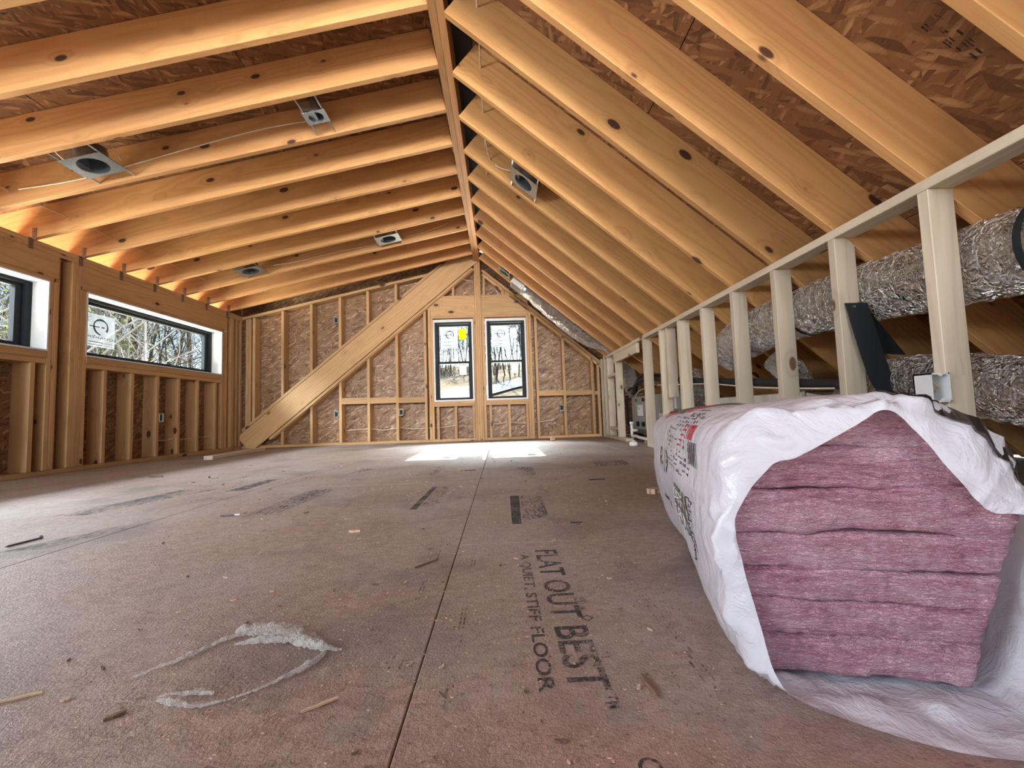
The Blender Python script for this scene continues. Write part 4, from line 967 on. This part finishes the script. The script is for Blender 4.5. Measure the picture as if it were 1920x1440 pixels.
# faded mill stamps on the roof panels
rr = random.Random(8)
def roof_stamp(x, y, side, sx=.16, sy=.10):
    th, zf, d = (thL, zL, DL) if side == 'L' else (thR, zR, DR); ex = Vector((math.cos(th), 0, math.sin(th))); en = Vector((-math.sin(th), 0, math.cos(th))); o = Vector((x, y, zf(x)))+en*(d+.0005)
    m_ = MB()
    for i in range(5):
        for j in range(6):
            if rr.random() < .7:
                a, b = -sx/2+sx*i/5, -sy/2+sy*j/6; w_, h = sx/5*rr.uniform(.4, .9), sy/6*rr.uniform(.3, .8)
                m_.add([o+ex*p+Vector((0, q, 0)) for p, q in ((a, b), (a+w_, b), (a+w_, b+h), (a, b+h))], [(0, 1, 2, 3)])
    o = m_.obj('mill_stamp', 'stamp', ceiling); o['kind'] = 'stuff'
for a in ((-2.05, 2.42, 'L'), (-2.4, 2.0, 'L', .25, .14), (-.95, 3.25, 'L'), (1.25, 1.20, 'R', .2, .05), (.75, 1.98, 'R', .2, .1), (.55, 2.42, 'R'), (1.35, 2.0, 'R')): roof_stamp(*a)

# ================================================================== litter on the floor
sc = thing('plastic_scrap', 'torn strip of clear crumpled plastic film curled on the floor', 'plastic film', (-.40, .70, 0))
def film_strip(name, pts, widths, lift, seed, parent, nx=7):
    pts = spline([(x, y, 0) for x, y in pts], 8); k = len(pts); vs = []; rr = random.Random(seed)
    for i, p in enumerate(pts):
        f = i/(k-1); d = (pts[min(i+1, k-1)]-pts[max(i-1, 0)]).normalized(); nn = Vector((-d.y, d.x, 0))
        j = f*(len(widths)-1); j0 = min(int(j), len(widths)-2); w_ = widths[j0]+(widths[j0+1]-widths[j0])*(j-j0)
        for q in range(nx):
            g = q/(nx-1)-.5; c = p+nn*g*w_
            z = .0015+lift*(1-abs(2*g))*min(1, w_/.02)+abs(noise.noise(Vector((c.x*70, c.y*70, seed))))*.011*min(1, w_/.03)+abs(noise.noise(Vector((c.x*200, c.y*200, seed))))*.003
            vs.append((c.x, c.y, z))
    return MB().add(vs, [(i*nx+q, i*nx+q+1, (i+1)*nx+q+1, (i+1)*nx+q) for i in range(k-1) for q in range(nx-1)]).obj(name, 'scrap', parent, smooth=True)
film_strip('film_strand', [(-.55, .674), (-.53, .700), (-.51, .722), (-.49, .76), (-.47, .785), (-.44, .800)], [.005, .010, .014, .010, .018, .02], .004, 1, sc)
film_strip('film_sheet', [(-.475, .80), (-.44, .805), (-.40, .795), (-.36, .775), (-.32, .748), (-.285, .728), (-.265, .727)], [.012, .045, .050, .048, .030, .014, .004], .008, 2, sc)
film_strip('film_sheet', [(-.452, .758), (-.425, .765), (-.39, .767), (-.35, .76), (-.30, .738)], [.004, .018, .022, .016, .010], .006, 3, sc)
film_strip('film_strand', [(-.292, .728), (-.290, .715), (-.298, .69), (-.315, .665), (-.338, .640), (-.36, .622), (-.385, .608), (-.41, .605), (-.44, .612), (-.47, .622)], [.006, .008, .015, .014, .007, .006, .007, .012, .020, .008], .004, 4, sc)
film_strip('film_strand', [(-.40, .628), (-.43, .632), (-.465, .630), (-.475, .625)], [.008, .014, .010, .003], .004, 5, sc)
def sliver(name, label, cat, x, y, ang, L, w_, h, mat, bend=0.0, group=None):
    m_ = MB(); k = 5; vs = []
    for i in range(k+1):
        f = i/k-.5; wd = w_*(1-.55*abs(2*f)**2); z = bend*(f*f*4)
        for a, c in ((-.5, 0), (.5, 0), (.5, 1), (-.5, 1)): vs.append(Vector((f*L, a*wd+.15*w_*math.sin(i*2.3), z+c*h)))
    for i in range(k):
        for j in range(4): m_.f.append((i*4+j, i*4+(j+1) % 4, (i+1)*4+(j+1) % 4, (i+1)*4+j))
    m_.f += [(3, 2, 1, 0), (k*4, k*4+1, k*4+2, k*4+3)]; m_.v = vs
    o = new_obj(name, mesh_from(m_.v, m_.f, mat), None, T(x, y, .0005) @ Matrix.Rotation(ang, 4, 'Z')); return tag(o, label, cat, group)
def nail(label, x, y, ang, L=.07, r=.002, group=None):
    t_ = thing('nail', label, 'nail', (x, y, 0), group); d = Vector((math.cos(ang), math.sin(ang), 0)); m_ = MB(); p = Vector((x, y, r+.0006))
    m_.tube([p, p+d*L*.9, p+d*L], [r, r, r*.2], 6); m_.obj('shank', 'steel_dark', t_); m_ = MB(); m_.cyl(p+Vector((0, 0, .002)), r*2.2, .0015, d, 10); m_.obj('head', 'steel_dark', t_)
nail('dark bent-headed nail lying alone on the floor at far left', -1.555, 1.53, math.radians(-95), .10, .003)
nail('dark nail lying level on the floor before the sun patches', -.25, 2.90, 0.1, .075, .0026)
nail('dark nail on the floor between the bag and the sun patches', .46, 2.33, 0.05, .09, .003)
nail('short dark nail on the floor below the stamped bars', .22, 1.46, -.05, .04, .0022)
nail('dark nail among splinters before the left wall', -1.98, 3.02, -.3, .08, .003)
bt = thing('driver_bit', 'dark metal bit with a bright white tip on the floor', 'tool bit', (-1.117, 1.771, 0)); m_ = MB(); m_.tube([(-1.117, 1.772, .004), (-1.065, 1.778, .004)], .003, 8); m_.obj('shank', 'steel_dark', bt); m_ = MB(); m_.tube([(-1.065, 1.778, .004), (-1.046, 1.780, .004)], .0035, 8); m_.obj('tip', 'white', bt)
sliver('wood_chip', 'thick pale wood chip standing out on the middle of the floor', 'wood chip', -.487, 1.454, .05, .036, .012, .007, 'chip')
sliver('wood_splinter', 'dark pointed splinter on the floor beside the stencilled lettering', 'splinter', .187, .602, math.radians(-82), .045, .006, .003, 'chip_dark')
sliver('wood_splinter', 'long brown splinter lying left of the floor seam', 'splinter', -.197, 1.12, math.radians(50), .075, .004, .003, 'chip_dark')
sliver('wood_splinter', 'long pale splinter lying at the lower left of the floor', 'splinter', -.672, .642, math.radians(25), .045, .004, .003, 'chip')
sliver('wood_chip', 'dark curled bark chip on the floor below the plastic scrap', 'wood chip', -.503, .593, math.radians(50), .022, .006, .003, 'chip_dark')
sliver('wood_chip', 'brown stick on the floor below the plastic scrap loop', 'splinter', -.245, .594, math.radians(35), .045, .0035, .003, 'chip')
for (x, y, a) in ((-2.47, 3.20, .1), (-2.44, 3.16, .15)): sliver('wood_splinter', 'one of two parallel brown splinters near the left wall', 'splinter', x, y, a, .09, .008, .005, 'chip_dark', group='paired splinters by the left wall')
sliver('wood_block', 'small grey wood wedge on the floor against the far side of the bag', 'wood block', .655, 1.905, .2, .055, .035, .022, 'chip')
sliver('drywall_crumb', 'small pale crumb on the floor before the right window', 'crumb', .66, 5.66, .3, .06, .04, .05, 'chip')
cpl = thing('pipe_coupling', 'short white plastic pipe coupling standing on the floor by the knee wall', 'pipe coupling', (1.336, 4.40, 0)); m_ = MB(); m_.tube([(1.336, 4.40, 0.0005), (1.336, 4.40, .035), (1.336, 4.40, .042)], [.042, .042, .030], 24); m_.obj('body', 'pvc', cpl, True); m_ = MB(); m_.tube([(1.336, 4.40, .042), (1.336, 4.40, .055)], .022, 18); m_.obj('stub', 'white', cpl, True)
rr = random.Random(21); made = 0
while made < 130:
    y = .46+3.6*rr.random()**1.8; x = rr.uniform(-.62*y-.25, min(.62*y, .25+.1*y))
    if -.57 < x < -.25 and .58 < y < .83: continue
    made += 1; s_ = rr.uniform(.0035, .009)*(1+.35*y); dk = rr.random() < .5
    sliver('wood_chip', 'tiny dark wood chip on the dusty floor' if dk else 'tiny pale wood chip on the dusty floor', 'wood chip', x, y, rr.uniform(0, 6.28), s_*rr.choice((1, 1, 1.6)), s_*rr.uniform(.2, .5), s_*.22, 'chip_dark' if dk else 'chip', rr.uniform(0, .002), 'tiny dark chips on the floor' if dk else 'tiny pale chips on the floor')
for mt, seed, cnt in (('chip', 1, 900), ('chip_dark', 2, 900)):     # sawdust too fine to count
    rr = random.Random(seed); m_ = MB()
    for i in range(cnt):
        y = .44+2.6*rr.random()**2.0; x = rr.uniform(-.62*y-.2, min(.62*y, .24+.1*y)); s_ = rr.uniform(.0006, .0016)*(1+.5*y); a = rr.uniform(0, 6.28)
        m_.box((x, y, s_*.25+.0004), (s_*rr.uniform(1, 2.4), s_*.7, s_*.5), Matrix.Rotation(a, 3, 'Z'))
    o = m_.obj('sawdust', mt, None, at=(0, 1, 0)); o['kind'] = 'stuff'; tag(o, 'pale sawdust crumbs scattered over the floor' if seed == 1 else 'dark sawdust crumbs scattered over the floor', 'sawdust')

# ================================================================== outdoors
def ground_z(x, y):
    d = max(0.0, y-9); e = max(0.0, -x-9)
    d *= min(1.0, max(0.25, (x+34)/18)); z = -2.6+0.145*d+0.05*e + 0.5*noise.noise(Vector((x*.08, y*.08, 0)))*min(1, (d+e)/8)
    return z
m_ = MB(); nx, ny = 70, 70; X0, X1, Y0, Y1 = -95, 45, -45, 130
m_.v = [Vector((X0+(X1-X0)*i/nx, Y0+(Y1-Y0)*j/ny, ground_z(X0+(X1-X0)*i/nx, Y0+(Y1-Y0)*j/ny))) for j in range(ny+1) for i in range(nx+1)]
m_.f = [(j*(nx+1)+i, j*(nx+1)+i+1, (j+1)*(nx+1)+i+1, (j+1)*(nx+1)+i) for j in range(ny) for i in range(nx)]
b = NB('leaf_litter'); v = b.objco(False); n1 = b.noise(v, .85, 7, .8, .8); n2 = b.noise(v, .12, 3)
MAT['litter'] = b.done(Base_Color=b.mix(b.maprange(n2, .4, .65), b.ramp(n1, [(.3, (.07, .05, .04)), (.5, (.27, .21, .16)), (.7, (.52, .45, .38))]), b.ramp(n1, [(.3, (.12, .08, .045)), (.6, (.44, .32, .19)), (.75, (.62, .53, .42))])), Roughness=.95)
gr = m_.obj('ground', 'litter', None, smooth=True); gr['kind'] = 'structure'
MAT['gravel'] = mat_plain('pale_gravel', (.60, .62, .66), .9, var=.25, nscale=.6)
cl_ = spline([(-16, 26, 0), (-6, 39, 0), (1, 53, 0), (8, 64, 0), (20, 76, 0)], 8); vs = []
for i, p in enumerate(cl_):
    d = (cl_[min(i+1, len(cl_)-1)]-cl_[max(i-1, 0)]).normalized(); nn = Vector((-d.y, d.x, 0))
    for s_ in (-3.2, -1.1, 1.1, 3.2):
        q = p+nn*s_; vs.append((q.x, q.y, ground_z(q.x, q.y)+.22))
rd = MB().add(vs, [(i*4+j, i*4+j+1, i*4+5+j, i*4+4+j) for i in range(len(cl_)-1) for j in range(3)]).obj('road', 'gravel'); rd['kind'] = 'structure'

def tree_mesh(seed, H, leafy=False, lean=0.0):
    rr = random.Random(seed); m_ = MB(); leaves = MB()
    def branch(p, d, L, r, depth):
        k = 4 if depth < 2 else 3; pts = [p]; q = p.copy(); dd = d.copy()
        for i in range(k):
            dd = (dd+Vector((rr.uniform(-1, 1), rr.uniform(-1, 1), rr.uniform(-.4, .7)))*(.13 if depth == 0 else .26)).normalized(); q = q+dd*L/k; pts.append(q.copy())
        m_.tube(pts, 1.0, (7, 5, 4, 3)[depth], False, rad=lambda f: r*(1-.72*f))
        if depth < 3:
            nb_ = (11, 6, 4)[depth]
            for i in range(nb_):
                f = rr.uniform(.30 if depth == 0 else .2, .98); j = f*k; j0 = min(int(j), k-1); pp = pts[j0].lerp(pts[j0+1], j-j0)
                az = rr.uniform(0, 6.28); ax = (pts[j0+1]-pts[j0]).normalized(); o_ = ax.orthogonal().normalized(); o_ = Matrix.Rotation(az, 3, ax) @ o_
                nd = (ax*.55+o_*.85+Vector((0, 0, .18))).normalized()
                branch(pp, nd, L*(.42 if depth == 0 else .52)*(1.15-.5*f), r*(.42 if depth == 0 else .5)*(1.1-.6*f), depth+1)
        if leafy and depth >= 2:
            for i in range(5):
                c = pts[-1]+Vector((rr.gauss(0, .3), rr.gauss(0, .3), rr.gauss(0, .25))); u = Vector((rr.gauss(0, 1), rr.gauss(0, 1), rr.gauss(0, 1))).normalized()*.07; w_ = u.orthogonal().normalized()*.05
                leaves.add([c-u, c+w_, c+u, c-w_], [(0, 1, 2, 3)])
    branch(Vector((0, 0, -.3)), Vector((lean, 0, 1)).normalized(), H, H*.0075+.02, 0)
    return m_, leaves
TM = []
for sd_, H in ((1, 11), (2, 13), (3, 9), (4, 12)): TM.append(tree_mesh(sd_, H)[0].mesh('bark'))
LT = []
for sd_, H in ((7, 8), (8, 6.5)): a_, l_ = tree_mesh(sd_, H, True); LT.append((a_.mesh('bark'), l_.mesh('needles')))
def shrub_mesh(seed):
    rr = random.Random(seed); m_ = MB()
    for i in range(26):
        p = Vector((rr.gauss(0, .5), rr.gauss(0, .5), -.1)); pts = [p]; d = Vector((rr.gauss(0, .35), rr.gauss(0, .35), 1)).normalized()
        for k in range(4): d = (d+Vector((rr.gauss(0, .3), rr.gauss(0, .3), rr.gauss(0, .15)))).normalized(); p = p+d*rr.uniform(.3, .75); pts.append(p.copy())
        m_.tube(pts, 1.0, 3, False, rad=lambda f: .022*(1-.7*f))
        for k in range(5):
            q0 = pts[rr.randint(1, 4)]; d2 = Vector((rr.gauss(0, 1), rr.gauss(0, 1), rr.gauss(.3, .6))).normalized(); m_.tube([q0, q0+d2*.4, q0+d2*.7+Vector((rr.gauss(0, .15), 0, .1))], 1.0, 3, False, rad=lambda f: .011*(1-.6*f))
    return m_.mesh('twig')
SM = [shrub_mesh(1), shrub_mesh(2)]
def plant_tree(x, y, k, rz, s_, label, group):
    o = new_obj('bare_tree', TM[k], None, T(x, y, ground_z(x, y)) @ Matrix.Rotation(rz, 4, 'Z') @ Matrix.Scale(s_, 4)); tag(o, label, 'tree', group)
def plant_shrub(x, y, k, rz, s_, label, group):
    o = new_obj('bare_shrub', SM[k], None, T(x, y, ground_z(x, y)) @ Matrix.Rotation(rz, 4, 'Z') @ Matrix.Scale(s_, 4)); tag(o, label, 'shrub', group)
rr = random.Random(31)
for i in range(70):                                                # the wood on the hill beyond the far wall
    y = rr.uniform(62, 110); x = rr.uniform(-.18, .10)*y; plant_tree(x, y, rr.randrange(4), rr.uniform(0, 6.28), rr.uniform(.8, 1.15), 'bare grey tree on the hillside seen through the paired far windows', 'trees beyond the far windows')
for i in range(14):
    y = rr.uniform(70, 100); x = rr.uniform(-.17, .10)*y; plant_shrub(x, y, rr.randrange(2), rr.uniform(0, 6.28), rr.uniform(.8, 1.4), 'bare brown brush on the hillside seen through the paired far windows', 'brush beyond the far windows')
for i in range(80):                                                # and beyond the long slot windows
    a = math.radians(rr.uniform(28, 61)); d = rr.uniform(17, 70); x = -d*math.cos(a); y = d*math.sin(a)
    plant_tree(x, y, rr.randrange(4), rr.uniform(0, 6.28), rr.uniform(.75, 1.1), 'bare grey tree in the woods seen through the left slot windows', 'trees beyond the left windows')
for i in range(26):
    a = math.radians(rr.uniform(30, 50)); d = rr.uniform(20, 45); x = -d*math.cos(a); y = d*math.sin(a)
    plant_shrub(x, y, rr.randrange(2), rr.uniform(0, 6.28), rr.uniform(1.2, 2.2), 'bare brown brush in the woods seen through the left slot windows', 'brush beyond the left windows')
for i, (a, d) in enumerate(((43, 22), (41, 27), (46, 30), (38, 26), (47.5, 24))):
    x, y = -d*math.cos(math.radians(a)), d*math.sin(math.radians(a)); k = i % 2
    t_ = new_obj('leafy_tree', LT[k][0], None, T(x, y, ground_z(x, y)) @ Matrix.Rotation(i*1.3, 4, 'Z')); tag(t_, 'yellow-green leafy tree in the woods seen through the longer left window', 'tree', 'leafy trees beyond the left window')
    f = new_obj('foliage', LT[k][1], t_, WM[t_.name].copy()); f['kind'] = 'stuff'
plant_tree(-8.2, 5.2, 0, 1.0, .8, 'dark branching tree close outside the nearer left window', None)
